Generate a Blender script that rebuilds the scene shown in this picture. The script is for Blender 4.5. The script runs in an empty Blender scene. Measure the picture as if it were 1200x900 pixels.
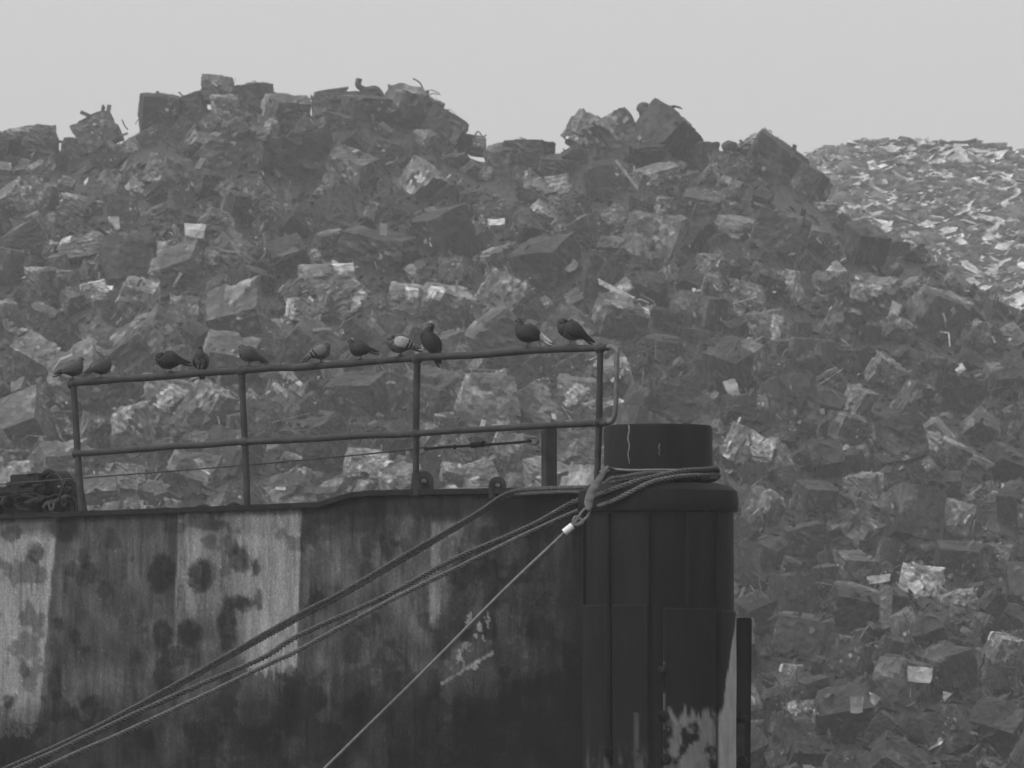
import bpy, bmesh, math, random
import numpy as np
from mathutils import Vector, Matrix, Euler, noise as mn

random.seed(7)
RNG = np.random.default_rng(7)
sc = bpy.context.scene
COL = sc.collection
R = math.radians

# ------------------------------------------------------------------ camera
F = 6858.0                      # focal length in photograph pixels (1200 wide)
HOR = 773.0                     # row of the horizon
TH = math.atan((HOR - 450) / F)
CAMZ = 6.0
CAM = Vector((0, 0, CAMZ))
FW = Vector((0, math.cos(TH), math.sin(TH)))
UP = Vector((0, -math.sin(TH), math.cos(TH)))

def ray(px, py):
    return FW + Vector((1, 0, 0)) * ((px - 600) / F) + UP * ((450 - py) / F)

def P(px, py, Y):
    r = ray(px, py)
    return CAM + r * (Y / r.y)

def on_plane(px, py, p0, n):
    r = ray(px, py)
    return CAM + r * ((p0 - CAM).dot(n) / r.dot(n))

def project(v):
    d = Vector(v) - CAM
    w = d.dot(FW)
    return 600 + F * d.x / w, 450 - F * d.dot(UP) / w

cd = bpy.data.cameras.new('camera')
cam = bpy.data.objects.new('camera', cd)
COL.objects.link(cam)
cam.location = CAM
cam.rotation_euler = (math.pi / 2 + TH, 0, 0)
cd.sensor_width = 36
cd.lens = F / 1200 * 36
cd.clip_start = 0.5
cd.clip_end = 6000
cd.dof.use_dof = True
cd.dof.focus_distance = 52
cd.dof.aperture_fstop = 13
sc.camera = cam
sc.render.resolution_x, sc.render.resolution_y = 1024, 768

# ------------------------------------------------------------------ materials
def nodes_of(name):
    m = bpy.data.materials.new(name)
    m.use_nodes = True
    nt = m.node_tree
    b = nt.nodes['Principled BSDF']
    return m, nt, b

def N(nt, t, **kw):
    n = nt.nodes.new(t)
    for k, v in kw.items():
        if k in n.inputs.keys():
            n.inputs[k].default_value = v
        else:
            setattr(n, k, v)
    return n

def ramp(nt, src, stops):
    r = nt.nodes.new('ShaderNodeValToRGB')
    e = r.color_ramp.elements
    while len(e) < len(stops):
        e.new(0.5)
    for el, (p, v) in zip(e, stops):
        el.position = p
        el.color = (v, v, v, 1)
    nt.links.new(src, r.inputs[0])
    return r.outputs[0]

def mul(nt, a, b, t='MULTIPLY'):
    m = nt.nodes.new('ShaderNodeMath')
    m.operation = t
    for i, s in enumerate((a, b)):
        if isinstance(s, (int, float)):
            m.inputs[i].default_value = s
        else:
            nt.links.new(s, m.inputs[i])
    return m.outputs[0]

def grey_mat(name, tone, rough=0.6, metal=0.0, var=0.5, scale=6.0, bump=0.3, bscale=30.0, dist=0.01, streak=False, attr=None):
    """grey material with mottling; attr = name of a face colour attribute that multiplies the tone"""
    m, nt, b = nodes_of(name)
    tc = nt.nodes.new('ShaderNodeTexCoord')
    vec = tc.outputs['Object']
    if streak:
        mp = nt.nodes.new('ShaderNodeMapping')
        mp.inputs['Scale'].default_value = (1, 1, 0.12)
        nt.links.new(vec, mp.inputs[0])
        svec = mp.outputs[0]
    else:
        svec = vec
    n1 = N(nt, 'ShaderNodeTexNoise', Scale=scale, Detail=8.0, Roughness=0.65)
    nt.links.new(svec, n1.inputs['Vector'])
    v = ramp(nt, n1.outputs[0], [(0.3, 1 - var), (0.7, 1 + var)])
    v = mul(nt, v, tone)
    if attr:
        a = N(nt, 'ShaderNodeAttribute', attribute_name=attr)
        v = mul(nt, v, a.outputs['Fac'])
    nt.links.new(v, b.inputs['Base Color'])
    b.inputs['Roughness'].default_value = rough
    b.inputs['Specular IOR Level'].default_value = .09
    b.inputs['Metallic'].default_value = metal
    n2 = N(nt, 'ShaderNodeTexNoise', Scale=bscale, Detail=6.0, Roughness=0.6)
    nt.links.new(vec, n2.inputs['Vector'])
    bp = N(nt, 'ShaderNodeBump', Strength=bump, Distance=dist)
    nt.links.new(n2.outputs[0], bp.inputs['Height'])
    nt.links.new(bp.outputs[0], b.inputs['Normal'])
    return m

def scrap_mat(name, gain=1.0, rough=0.5, metal=0.22, specks=True, fine=1.0):
    m, nt, b = nodes_of(name)
    tc = nt.nodes.new('ShaderNodeTexCoord')
    vec = tc.outputs['Object']
    a = N(nt, 'ShaderNodeAttribute', attribute_name='tone')
    # warp
    nz = N(nt, 'ShaderNodeTexNoise', Scale=2.2 * fine, Detail=6.0, Roughness=0.7)
    nt.links.new(vec, nz.inputs['Vector'])
    wv = nt.nodes.new('ShaderNodeVectorMath'); wv.operation = 'MULTIPLY_ADD'
    nt.links.new(nz.outputs['Color'], wv.inputs[0]); wv.inputs[1].default_value = (.35, .35, .35)
    nt.links.new(vec, wv.inputs[2])
    vo = N(nt, 'ShaderNodeTexVoronoi', Scale=7.0 * fine)
    nt.links.new(wv.outputs[0], vo.inputs['Vector'])
    bw = nt.nodes.new('ShaderNodeRGBToBW')
    nt.links.new(vo.outputs['Color'], bw.inputs[0])
    cell = ramp(nt, bw.outputs[0], [(0.0, 0.62), (0.45, 0.9), (0.75, 1.1), (0.93, 1.8)])
    mott = ramp(nt, nz.outputs[0], [(0.32, 0.45), (0.55, 1.0), (0.72, 1.6)])
    v = mul(nt, mul(nt, cell, mott), a.outputs['Fac'])
    v = mul(nt, v, gain)
    if specks:
        v2 = N(nt, 'ShaderNodeTexVoronoi', Scale=11.0 * fine)
        nt.links.new(wv.outputs[0], v2.inputs['Vector'])
        bw2 = nt.nodes.new('ShaderNodeRGBToBW')
        nt.links.new(v2.outputs['Color'], bw2.inputs[0])
        n3 = N(nt, 'ShaderNodeTexNoise', Scale=0.9 * fine, Detail=2.0)
        nt.links.new(vec, n3.inputs['Vector'])
        sp = mul(nt, ramp(nt, bw2.outputs[0], [(0.80, 0.0), (0.84, 0.30)]), ramp(nt, n3.outputs[0], [(0.56, 0.0), (0.68, 1.0)]))
        v = mul(nt, v, sp, 'ADD')
    mn_ = nt.nodes.new('ShaderNodeMath'); mn_.operation = 'MINIMUM'
    nt.links.new(v, mn_.inputs[0]); mn_.inputs[1].default_value = 0.75
    nt.links.new(mn_.outputs[0], b.inputs['Base Color'])
    b.inputs['Roughness'].default_value = rough
    b.inputs['Specular IOR Level'].default_value = .3
    b.inputs['Metallic'].default_value = metal
    n4 = N(nt, 'ShaderNodeTexNoise', Scale=9.0 * fine, Detail=5.0, Roughness=0.65)
    nt.links.new(wv.outputs[0], n4.inputs['Vector'])
    h = mul(nt, n4.outputs[0], mul(nt, vo.outputs['Distance'], 0.9), 'ADD')
    bp = N(nt, 'ShaderNodeBump', Strength=0.9, Distance=0.07)
    nt.links.new(h, bp.inputs['Height'])
    nt.links.new(bp.outputs[0], b.inputs['Normal'])
    return m

M_BALE = scrap_mat('crushed_metal', 1.0)
M_FRAG = scrap_mat('scrap_fragments', 1.0, rough=.45, specks=False)
M_SHEET = scrap_mat('pale_sheet_scrap', 1.12, rough=.6, metal=.0, specks=False, fine=.45)
M_PALEBIT = grey_mat('pale_sheet', .55, rough=.5, var=.25, scale=3, attr=None)
M_DARKPAINT = grey_mat('black_paint', .011, rough=.5, var=.55, scale=7, bump=.5, bscale=40, dist=.006, streak=True)
M_DRUM = grey_mat('dark_bow_paint', .009, rough=.62, var=.8, scale=4, bump=.5, bscale=18, dist=.012, streak=True)
M_RAIL = grey_mat('rail_paint', .038, rough=.55, var=.4, scale=9, bump=.4, bscale=60, dist=.003)
M_RAILPALE = grey_mat('galvanised_pipe', .12, rough=.5, var=.35, scale=12, bump=.3, bscale=60, dist=.003)
M_ROPE = grey_mat('hawser_fibre', .085, rough=.9, var=.45, scale=30, bump=.8, bscale=220, dist=.004)
M_ROPEP = grey_mat('worn_hawser_fibre', .115, rough=.9, var=.45, scale=30, bump=.8, bscale=220, dist=.004)
M_WIRE = grey_mat('steel_wire', .13, rough=.5, var=.3, scale=20, bump=.3, bscale=200, dist=.002)
M_STRAP = grey_mat('canvas_sleeve', .10, rough=.85, var=.35, scale=14, bump=.4, bscale=60, dist=.004)
M_FERRULE = grey_mat('white_ferrule', .62, rough=.5, var=.2, scale=20)
M_MACH = grey_mat('greasy_black_iron', .013, rough=.42, var=.7, scale=10, bump=.6, bscale=30, dist=.01)
M_MACHP = grey_mat('worn_iron', .045, rough=.5, var=.6, scale=12, bump=.5, bscale=40, dist=.006)
M_TIMBER = grey_mat('tarred_timber', .018, rough=.8, var=.6, scale=10, bump=.7, bscale=30, dist=.01, streak=True)
M_DECK = grey_mat('deck_plate', .06, rough=.6, var=.5, scale=3, bump=.3)
M_QUAY = grey_mat('quay_dirt', .09, rough=.9, var=.5, scale=.6, bump=.6, bscale=5, dist=.1)

# ------------------------------------------------------------------ mesh helper
class MB:
    def __init__(s):
        s.v, s.f, s.t = [], [], []
    def add(s, vs, fs, tone=1.0):
        o = len(s.v)
        s.v += [tuple(v) for v in vs]
        s.f += [tuple(i + o for i in f) for f in fs]
        s.t += [tone] * len(fs) if isinstance(tone, (int, float)) else list(tone)
    def box(s, c, d, rot=None, tone=1.0, bev=0.0):
        c = Vector(c); hx, hy, hz = d[0] / 2, d[1] / 2, d[2] / 2
        rot = rot or Matrix.Identity(3)
        if bev <= 0:
            vs = [c + rot @ Vector((x, y, z)) for x in (-hx, hx) for y in (-hy, hy) for z in (-hz, hz)]
            fs = [(0, 1, 3, 2), (4, 6, 7, 5), (0, 4, 5, 1), (2, 3, 7, 6), (0, 2, 6, 4), (1, 5, 7, 3)]
            s.add(vs, fs, tone)
        else:
            bm = bmesh.new()
            bmesh.ops.create_cube(bm, size=1)
            for v in bm.verts:
                v.co = Vector((v.co.x * d[0], v.co.y * d[1], v.co.z * d[2]))
            bmesh.ops.bevel(bm, geom=bm.edges[:], offset=bev, segments=2, affect='EDGES')
            bm.verts.index_update()
            s.add([c + rot @ v.co for v in bm.verts], [[v.index for v in f.verts] for f in bm.faces], tone)
            bm.free()
    def tube(s, pts, r, n=8, cap=True, tone=1.0):
        pts = [Vector(p) for p in pts]
        rs = r if isinstance(r, (list, tuple)) else [r] * len(pts)
        u = None; vs = []
        for i, p in enumerate(pts):
            t = (pts[min(i + 1, len(pts) - 1)] - pts[max(i - 1, 0)])
            if t.length < 1e-9: t = Vector((0, 0, 1))
            t.normalize()
            if u is None:
                u = t.orthogonal().normalized()
            else:
                u = (u - t * u.dot(t))
                if u.length < 1e-6: u = t.orthogonal()
                u.normalize()
            w = t.cross(u)
            for k in range(n):
                a = 2 * math.pi * k / n
                vs.append(p + (u * math.cos(a) + w * math.sin(a)) * rs[i])
        fs = []
        for i in range(len(pts) - 1):
            for k in range(n):
                a, b = i * n + k, i * n + (k + 1) % n
                fs.append((a, b, b + n, a + n))
        if cap:
            fs.append(tuple(range(n - 1, -1, -1)))
            fs.append(tuple((len(pts) - 1) * n + k for k in range(n)))
        s.add(vs, fs, tone)
    def lathe(s, c, prof, n=64, axis=None, a0=0, a1=2 * math.pi, tone=1.0, wob=0):
        """prof: (radius, height) list, revolved round axis (default Z) through c"""
        c = Vector(c)
        ax = Vector(axis).normalized() if axis is not None else Vector((0, 0, 1))
        u = ax.orthogonal().normalized() if axis is not None else Vector((1, 0, 0))
        w = ax.cross(u)
        full = abs(a1 - a0 - 2 * math.pi) < 1e-6
        m = n if full else n + 1
        vs = []
        for (r, h) in prof:
            for k in range(m):
                a = a0 + (a1 - a0) * k / n
                rr = r * (1 + wob * mn.noise(Vector((math.cos(a) * 2, math.sin(a) * 2, h * 2))))
                vs.append(c + (u * math.cos(a) + w * math.sin(a)) * rr + ax * h)
        fs = []
        for i in range(len(prof) - 1):
            for k in range(n):
                a, b = i * m + k, i * m + (k + 1) % m
                fs.append((a, b, b + m, a + m))
        s.add(vs, fs, tone)
    def build(s, name, mat, parent=None, smooth=False, tone_attr=False):
        me = bpy.data.meshes.new(name)
        me.from_pydata(s.v, [], s.f)
        if tone_attr:
            at = me.attributes.new('tone', 'FLOAT', 'FACE')
            at.data.foreach_set('value', np.array(s.t, dtype=np.float32))
        if mat: me.materials.append(mat)
        me.polygons.foreach_set('use_smooth', [smooth] * len(me.polygons))
        me.update()
        o = bpy.data.objects.new(name, me)
        COL.objects.link(o)
        if parent:
            o.parent = parent
            o.matrix_parent_inverse = Matrix.Translation(-Vector(parent.location))
        return o

def tag(o, label, cat=None, group=None, kind=None):
    if label: o['label'] = label
    if cat: o['category'] = cat
    if group: o['group'] = group
    if kind: o['kind'] = kind
    return o

def thing(name, loc, label, cat, group=None):
    o = bpy.data.objects.new(name, None)
    COL.objects.link(o)
    o.location = loc
    o.empty_display_size = .2
    return tag(o, label, cat, group)

def sharp(o, ang=35):
    for p in o.data.polygons: p.use_smooth = True
    try:
        o.data.set_sharp_from_angle(angle=R(ang))
    except Exception:
        pass
    return o

def crom(pts, n=8):
    """Catmull-Rom through a list of equal length tuples"""
    a = [np.array(p, float) for p in pts]
    a = [2 * a[0] - a[1]] + a + [2 * a[-1] - a[-2]]
    out = []
    for i in range(1, len(a) - 2):
        p0, p1, p2, p3 = a[i - 1:i + 3]
        for k in range(n):
            t = k / n
            out.append(.5 * ((2 * p1) + (-p0 + p2) * t + (2 * p0 - 5 * p1 + 4 * p2 - p3) * t * t + (-p0 + 3 * p1 - 3 * p2 + p3) * t ** 3))
    out.append(a[-2])
    return out

# ------------------------------------------------------------------ the heap surface
RIDGE = [(-500, 240), (-200, 200), (0, 190), (40, 180), (70, 185), (90, 180), (115, 162), (140, 165), (165, 150), (190, 138), (215, 140),
         (240, 125), (270, 122), (300, 122), (340, 132), (375, 132), (400, 126), (430, 124), (450, 135), (475, 132), (505, 150),
         (530, 172), (560, 185), (600, 190), (650, 204), (670, 180), (690, 160), (720, 155), (760, 152), (785, 165), (800, 192), (830, 192),
         (860, 190), (890, 178), (920, 185), (945, 212), (980, 245), (1020, 270), (1060, 285), (1100, 300), (1140, 330),
         (1180, 352), (1230, 375), (1300, 420), (1500, 520), (1700, 620)]
RX = np.array([p[0] for p in RIDGE], float); RY = np.array([p[1] for p in RIDGE], float)
def ridge(px): return float(np.interp(px, RX, RY))
BOT = 985.0
HS = 1.0                       # distance scale of the heap
def heap(px, py):
    """point on the front slope of the main heap seen at this direction"""
    r = ridge(px)
    t = min(max((py - r) / (BOT - r), 0), 1)
    yr = 272 - (r - 120) * .06
    Y = yr + (140 - yr) * (t ** .8)
    Y += 2.2 * mn.noise(Vector((px * .011, py * .013, 3.1))) + 1.0 * mn.noise(Vector((px * .03, py * .035, 9.1)))
    return P(px, py, Y * HS)

def mound(name, xs, ridge_f, surf, back, mat, tone, ny=70, label='', cat='', skirt=None):
    m = MB(); rows = []
    ts = np.linspace(0, 1, ny)
    vs = []
    for t in ts:
        for x in xs:
            r = ridge_f(x) + 4
            vs.append(surf(x, r + (BOT - r) * t))
    nx = len(xs)
    vs2 = []
    nb = 14
    for k in range(nb, 0, -1):                  # the far slope, out of sight
        for i, x in enumerate(xs):
            v = vs[i]
            q = k / nb
            vs2.append(Vector((v.x, v.y + back * q, v.z * (1 - q) ** 1.3 + .1)))
    allv = vs2 + vs
    fs = []
    for j in range(ny + nb - 1):
        for i in range(nx - 1):
            a = j * nx + i
            fs.append((a, a + nx, a + nx + 1, a + 1))
    tones = [tone * random.uniform(.5, 1.5) for _ in fs]
    m.add(allv, fs, tones)
    o = m.build(name, mat, tone_attr=True)
    return tag(o, label, cat, kind='stuff')

# ------------------------------------------------------------------ bale prototypes
def bale_mesh(seed, dims, tone, rough=.5, nseg=11):
    rnd = random.Random(seed)
    a, b, c = [d / 2 for d in dims]
    seeds = []
    for k in range(rnd.randint(16, 26)):
        v = Vector([rnd.gauss(0, 1) for _ in range(3)]).normalized()
        v = v / max(abs(v.x), abs(v.y), abs(v.z))
        q = rnd.random()
        tn = rnd.uniform(.75, 1.2) if q < .74 else (rnd.uniform(1.4, 2.3) if q < .95 else rnd.uniform(2.8, 5.0))
        seeds.append((v, Vector([rnd.gauss(0, .13 * rough * 2) for _ in range(3)]), rnd.uniform(-.10, .07) * rough * 2, tn))
    off = Vector((rnd.uniform(0, 99), rnd.uniform(0, 99), seed))
    bm = bmesh.new()
    bmesh.ops.create_cube(bm, size=2)
    bmesh.ops.subdivide_edges(bm, edges=bm.edges[:], cuts=nseg - 1, use_grid_fill=True)
    rd = rnd.uniform(.06, .28)
    shear = rnd.uniform(-.18, .18); taper = rnd.uniform(-.16, .16)
    for v in bm.verts:
        p = v.co.copy()
        wp = p + Vector((mn.noise(p * 1.6 + off), mn.noise(p * 1.6 + off + Vector((7, 0, 0))), mn.noise(p * 1.6 + off + Vector((0, 7, 0))))) * .28
        sd = min(seeds, key=lambda s: (wp - s[0]).length_squared)
        n = p.normalized()
        q = p.lerp(n * 1.25, rd)
        d = sd[2] + sd[1].dot(p - sd[0]) + .13 * rough * mn.noise(p * 3.1 + off) + .22 * rough * mn.noise(p * 6 + off)
        q = q + n * d
        q.x += shear * q.z; q.y *= 1 + taper * q.z; q.x *= 1 + taper * q.y * .7
        v.co = Vector((q.x * a, q.y * b, q.z * c))
    bm.verts.index_update()
    m = MB()
    tones = []
    for f in bm.faces:
        ce = f.calc_center_median()
        p = Vector((ce.x / a, ce.y / b, ce.z / c))
        p = p / max(abs(p.x), abs(p.y), abs(p.z))
        wp = p + Vector((mn.noise(p * 1.6 + off), mn.noise(p * 1.6 + off + Vector((7, 0, 0))), mn.noise(p * 1.6 + off + Vector((0, 7, 0))))) * .28
        sd = min(seeds, key=lambda s: (wp - s[0]).length_squared)
        tones.append(min(tone * sd[3], .55))
    m.add([v.co.copy() for v in bm.verts], [[v.index for v in f.verts] for f in bm.faces], tones)
    bm.free()
    # torn strips and rods standing out of the surface
    for k in range(rnd.randint(7, 14)):
        ax = rnd.randrange(3); sg = rnd.choice((-1, 1))
        p = Vector([rnd.uniform(-.9, .9) for _ in range(3)]); p[ax] = sg
        base = Vector((p.x * a, p.y * b, p.z * c)) * .95
        d = Vector([rnd.gauss(0, 1) for _ in range(3)]); d[ax] *= .35; d.normalize()
        nn = Vector((0, 0, 0)); nn[ax] = sg
        w = d.cross(nn).normalized() * rnd.uniform(.015, .07)
        L = rnd.uniform(.15, .5)
        tn = min(.5, tone * rnd.choice((.6, 1, 1.6, 3, 5)))
        pts = [base, base + d * L * .5 + nn * rnd.uniform(.03, .12), base + d * L + nn * rnd.uniform(-.02, .14)]
        th = nn * .012
        vs = []
        for q in pts:
            vs += [q - w, q + w, q + w + th, q - w + th]
        fs = []
        for i in (0, 4):
            for e in range(4):
                fs.append((i + e, i + (e + 1) % 4, i + 4 + (e + 1) % 4, i + 4 + e))
        fs += [(3, 2, 1, 0), (8, 9, 10, 11)]
        m.add(vs, fs, tn)
    me = bpy.data.meshes.new('scrap_bale')
    me.from_pydata(m.v, [], m.f)
    at = me.attributes.new('tone', 'FLOAT', 'FACE')
    at.data.foreach_set('value', np.array(m.t, dtype=np.float32))
    me.materials.append(M_BALE)
    me.update()
    return me

PROTO = {}
TONES = {'d': .030, 'm': .088, 'p': .160, 'w': .26}
for ti, (tk, tv) in enumerate(TONES.items()):
    PROTO[tk] = []
    for k in range(10 if tk in 'dm' else 6):
        dims = (random.uniform(1.05, 1.4), random.uniform(.95, 1.2), random.uniform(.95, 1.2))
        PROTO[tk].append((bale_mesh(100 * ti + k, dims, tv, rough=random.choice((.28, .4, .55))), dims))

# notable bales of the photograph: column, row, width in px, height in px, roll, tone, label
NB = [
 (40, 172, 52, 46, -6, 'm', 'upright crushed bale at the far left end of the ridge'),
 (4, 172, 34, 30, 10, 'd', 'dark bale cut by the left edge of the photo on the ridge'),
 (114, 156, 48, 40, -24, 'm', 'ridge bale with a torn spike standing out of its top'),
 (92, 180, 40, 34, 12, 'd', 'small dark bale below the spiked ridge bale'),
 (187, 134, 46, 48, 4, 'd', 'dark square bale on the ridge right of the spiked one'),
 (222, 130, 40, 36, -20, 'd', 'dark slanting bale just left of the highest bale'),
 (255, 106, 34, 34, 8, 'm', 'small crumpled bale forming the highest point of the heap'),
 (264, 126, 34, 30, 5, 'p', 'pale flat-sided bale right under the highest one'),
 (299, 118, 42, 40, -4, 'd', 'blocky dark bale right of the highest bale'),
 (338, 134, 54, 42, 8, 'm', 'wide rounded bale sloping down right of the blocky dark one'),
 (386, 121, 34, 32, -8, 'm', 'squat bale at the left end of the flat plank on the ridge'),
 (430, 132, 60, 40, 4, 'd', 'dark bale under the hooked pipe'),
 (482, 140, 66, 66, 18, 'm', 'large rounded bale with loose wires curling off its right side'),
 (520, 152, 42, 40, 30, 'd', 'dark bale leaning on the right of the wiry round one'),
 (552, 170, 30, 24, 10, 'd', 'small ragged bale low on the ridge notch'),
 (590, 190, 40, 40, -10, 'm', 'dull bale at the lowest dip of the ridge'),
 (622, 184, 58, 38, 3, 'd', 'rounded low bale standing alone in the dip of the ridge'),
 (655, 201, 44, 36, 6, 'd', 'dark low bale filling the notch left of the pale tipped cube'),
 (688, 155, 42, 42, 28, 'p', 'pale cube-like bale tipped on its corner at the left of the twin peak'),
 (722, 162, 54, 58, -28, 'm', 'bale leaning on the pale tipped cube from the right'),
 (774, 164, 64, 72, 40, 'd', 'big dark bale at the peak right of the pale tipped cube'),
 (756, 186, 40, 40, 0, 'd', 'dark bale wedged beneath the peak bales'),
 (818, 190, 50, 42, -6, 'd', 'squarish dark bale right of the big dark peak bale'),
 (850, 196, 38, 36, 8, 'm', 'mottled bale between the squarish dark one and the pale slanted one'),
 (884, 174, 52, 28, -34, 'p', 'pale slanted bale crowning the right shoulder of the ridge'),
 (912, 196, 70, 56, 36, 'd', 'dark bale sloping right under the pale slanted crown bale'),
 (948, 222, 44, 46, 30, 'd', 'dark bale where the ridge starts down towards the pale sheet heap'),
 (100, 290, 58, 28, -10, 'p', 'pale pointed bale left of the small white panel'),
 (28, 285, 52, 40, -30, 'd', 'dark bale with a pale edge above the left of the railing'),
 (95, 246, 50, 30, 14, 'm', 'grey sloping bale two rows under the spiked ridge bale'),
 (135, 218, 40, 36, 0, 'm', 'rounded smooth grey bale under the dark square ridge bale'),
 (186, 255, 44, 26, -28, 'm', 'long grey bale up left of the small white panel'),
 (385, 326, 64, 34, -4, 'p', 'long pale rounded bale in mid-heap above the fifth gap of pigeons'),
 (355, 364, 44, 28, 3, 'w', 'bright white-patched bale above the pigeons'),
 (405, 355, 46, 38, -32, 'p', 'pale folded bale right of the white-patched one'),
 (160, 356, 42, 54, 14, 'p', 'pale bale of finely shredded metal above the left end of the railing'),
 (110, 342, 30, 24, -12, 'w', 'small bright bale left of the finely shredded one'),
 (55, 335, 50, 40, 5, 'm', 'crinkled grey bale above the railing left end'),
 (8, 372, 26, 42, 0, 'p', 'pale bale cut by the left edge above the railing'),
 (125, 400, 52, 36, 35, 'm', 'grey bale directly above the two leftmost pigeons'),
 (440, 300, 90, 60, 5, 'd', 'very large dark bale in the middle of the heap'),
 (520, 285, 70, 80, -20, 'd', 'large dark upright bale right of the very large dark one'),
 (300, 330, 46, 30, 24, 'd', 'dark wedge bale below the small white panel'),
 (490, 215, 46, 50, 42, 'p', 'pale tilted slab bale below the wiry round ridge bale'),
 (505, 265, 36, 42, -16, 'm', 'smooth rounded bale under the pale tilted slab'),
 (548, 275, 36, 32, 3, 'p', 'pale square bale left of the small white cap'),
 (575, 250, 40, 34, -20, 'm', 'grey bale crowned by the small white cap'),
 (575, 306, 38, 22, -14, 'm', 'narrow lens-shaped bale below the pale square one'),
 (535, 318, 40, 32, 5, 'm', 'dull square bale below the pale square one'),
 (520, 358, 62, 44, 18, 'p', 'broad pale bale above the paired pale and black pigeons'),
 (475, 352, 36, 36, 0, 'p', 'hollow pale bale left of the broad pale one'),
 (645, 225, 52, 34, -8, 'p', 'patchy pale bale under the left foot of the twin peak'),
 (772, 212, 54, 34, -6, 'p', 'pale-topped bale under the big dark peak bale'),
 (722, 262, 46, 40, -40, 'm', 'bale with a bright diagonal strip beneath the twin peak'),
 (690, 275, 40, 46, -25, 'd', 'dark folded bale beneath the twin peak'),
 (862, 268, 58, 26, 12, 'p', 'long pale bale under the right shoulder of the ridge'),
 (835, 312, 34, 28, 0, 'p', 'small pale lumpy bale below the long pale one'),
 (870, 348, 44, 36, 10, 'm', 'grey lumpy bale lower down from the right shoulder'),
 (780, 410, 44, 32, 5, 'd', 'dark bale right of the railing end'),
 (1010, 300, 46, 70, 12, 'd', 'tall dark bale at the edge of the pale sheet heap'),
 (1068, 340, 46, 22, -28, 'p', 'flat grey bale tilted up right of the tall dark one'),
 (1118, 335, 16, 30, -38, 'p', 'small pale plank-like bale beside the pale sheet heap'),
 (1050, 388, 34, 32, 35, 'm', 'rounded grey bale below the tilted flat one'),
 (1036, 438, 36, 38, 35, 'p', 'smooth pale bale standing on its corner right of mid-heap'),
 (1006, 470, 34, 32, 20, 'p', 'glittering pale bale left below the smooth corner bale'),
 (965, 345, 56, 46, -10, 'm', 'broad round grey bale on the right shoulder slope'),
 (930, 340, 40, 44, 10, 'p', 'pale patch bale beside the broad round one'),
 (1088, 430, 38, 30, 12, 'd', 'dark bale with white flecks on its top'),
 (1155, 400, 44, 40, 30, 'm', 'folded grey bale near the right edge'),
 (1185, 395, 30, 30, -30, 'p', 'pale curved bale cut by the right edge'),
 (872, 525, 46, 44, 30, 'p', 'pale peaked bale right of the round bollard'),
 (905, 535, 36, 40, -20, 'p', 'pale drooping bale right of the peaked one'),
 (1015, 577, 42, 44, -6, 'p', 'pale square-faced bale alone in the dark right half'),
 (990, 505, 44, 40, 15, 'm', 'grey bale with pale corners above the square-faced one'),
 (1100, 520, 34, 60, -32, 'p', 'long pale bale tilted near the right edge'),
 (1070, 470, 40, 44, 28, 'm', 'grey bale left of the long tilted pale one'),
 (1128, 540, 52, 30, 28, 'm', 'ribbed grey bale below the long tilted pale one'),
 (955, 590, 50, 48, 10, 'd', 'broad dark round bale left of the square-faced pale one'),
 (895, 600, 44, 46, 30, 'm', 'sloping grey bale right of the drum flange'),
 (1130, 612, 46, 44, 14, 'p', 'pale crinkled bale in the lower right'),
 (1078, 688, 48, 50, 8, 'w', 'speckled white bale of shredded metal in the lower right'),
 (1122, 712, 42, 38, -14, 'p', 'folded silvery bale right of the speckled white one'),
 (998, 668, 44, 38, 8, 'm', 'smooth rounded grey bale left of the speckled white one'),
 (1060, 738, 24, 44, -16, 'p', 'narrow upright pale bale under the speckled white one'),
 (925, 795, 26, 34, 4, 'p', 'small smeared pale bale near the leaning timber'),
 (940, 838, 30, 34, -4, 'p', 'small square pale bale at the bottom right of the timber'),
 (1175, 765, 40, 44, 16, 'p', 'pale torn bale at the right edge near the bottom'),
 (1170, 655, 40, 34, 0, 'm', 'grey bale at the right edge under the crinkled one'),
 (200, 465, 56, 44, 10, 'p', 'bright crinkled bale behind the railing under the fluffed dark pigeon'),
 (240, 480, 52, 62, 28, 'p', 'smooth pale bale between the first two railing posts'),
 (330, 480, 50, 40, 40, 'm', 'grey bale behind the railing right of the second post'),
 (420, 470, 70, 60, -8, 'd', 'dark smooth bale behind the railing between second and third posts'),
 (640, 560, 60, 36, 12, 'p', 'pale bale behind the short timber post'),
 (560, 558, 44, 34, -20, 'p', 'pale bale above the deck pipe'),
 (430, 545, 46, 36, 8, 'w', 'white-flecked bale seen beneath the mid rail left of the third post'),
 (680, 462, 50, 40, 4, 'p', 'pale bale behind the railing near its right end'),
 (150, 560, 44, 30, 5, 'p', 'pale bale just above the deck edge right of the winch'),
]
bales = []        # (mesh, matrix, label or None)
spots = []
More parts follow.
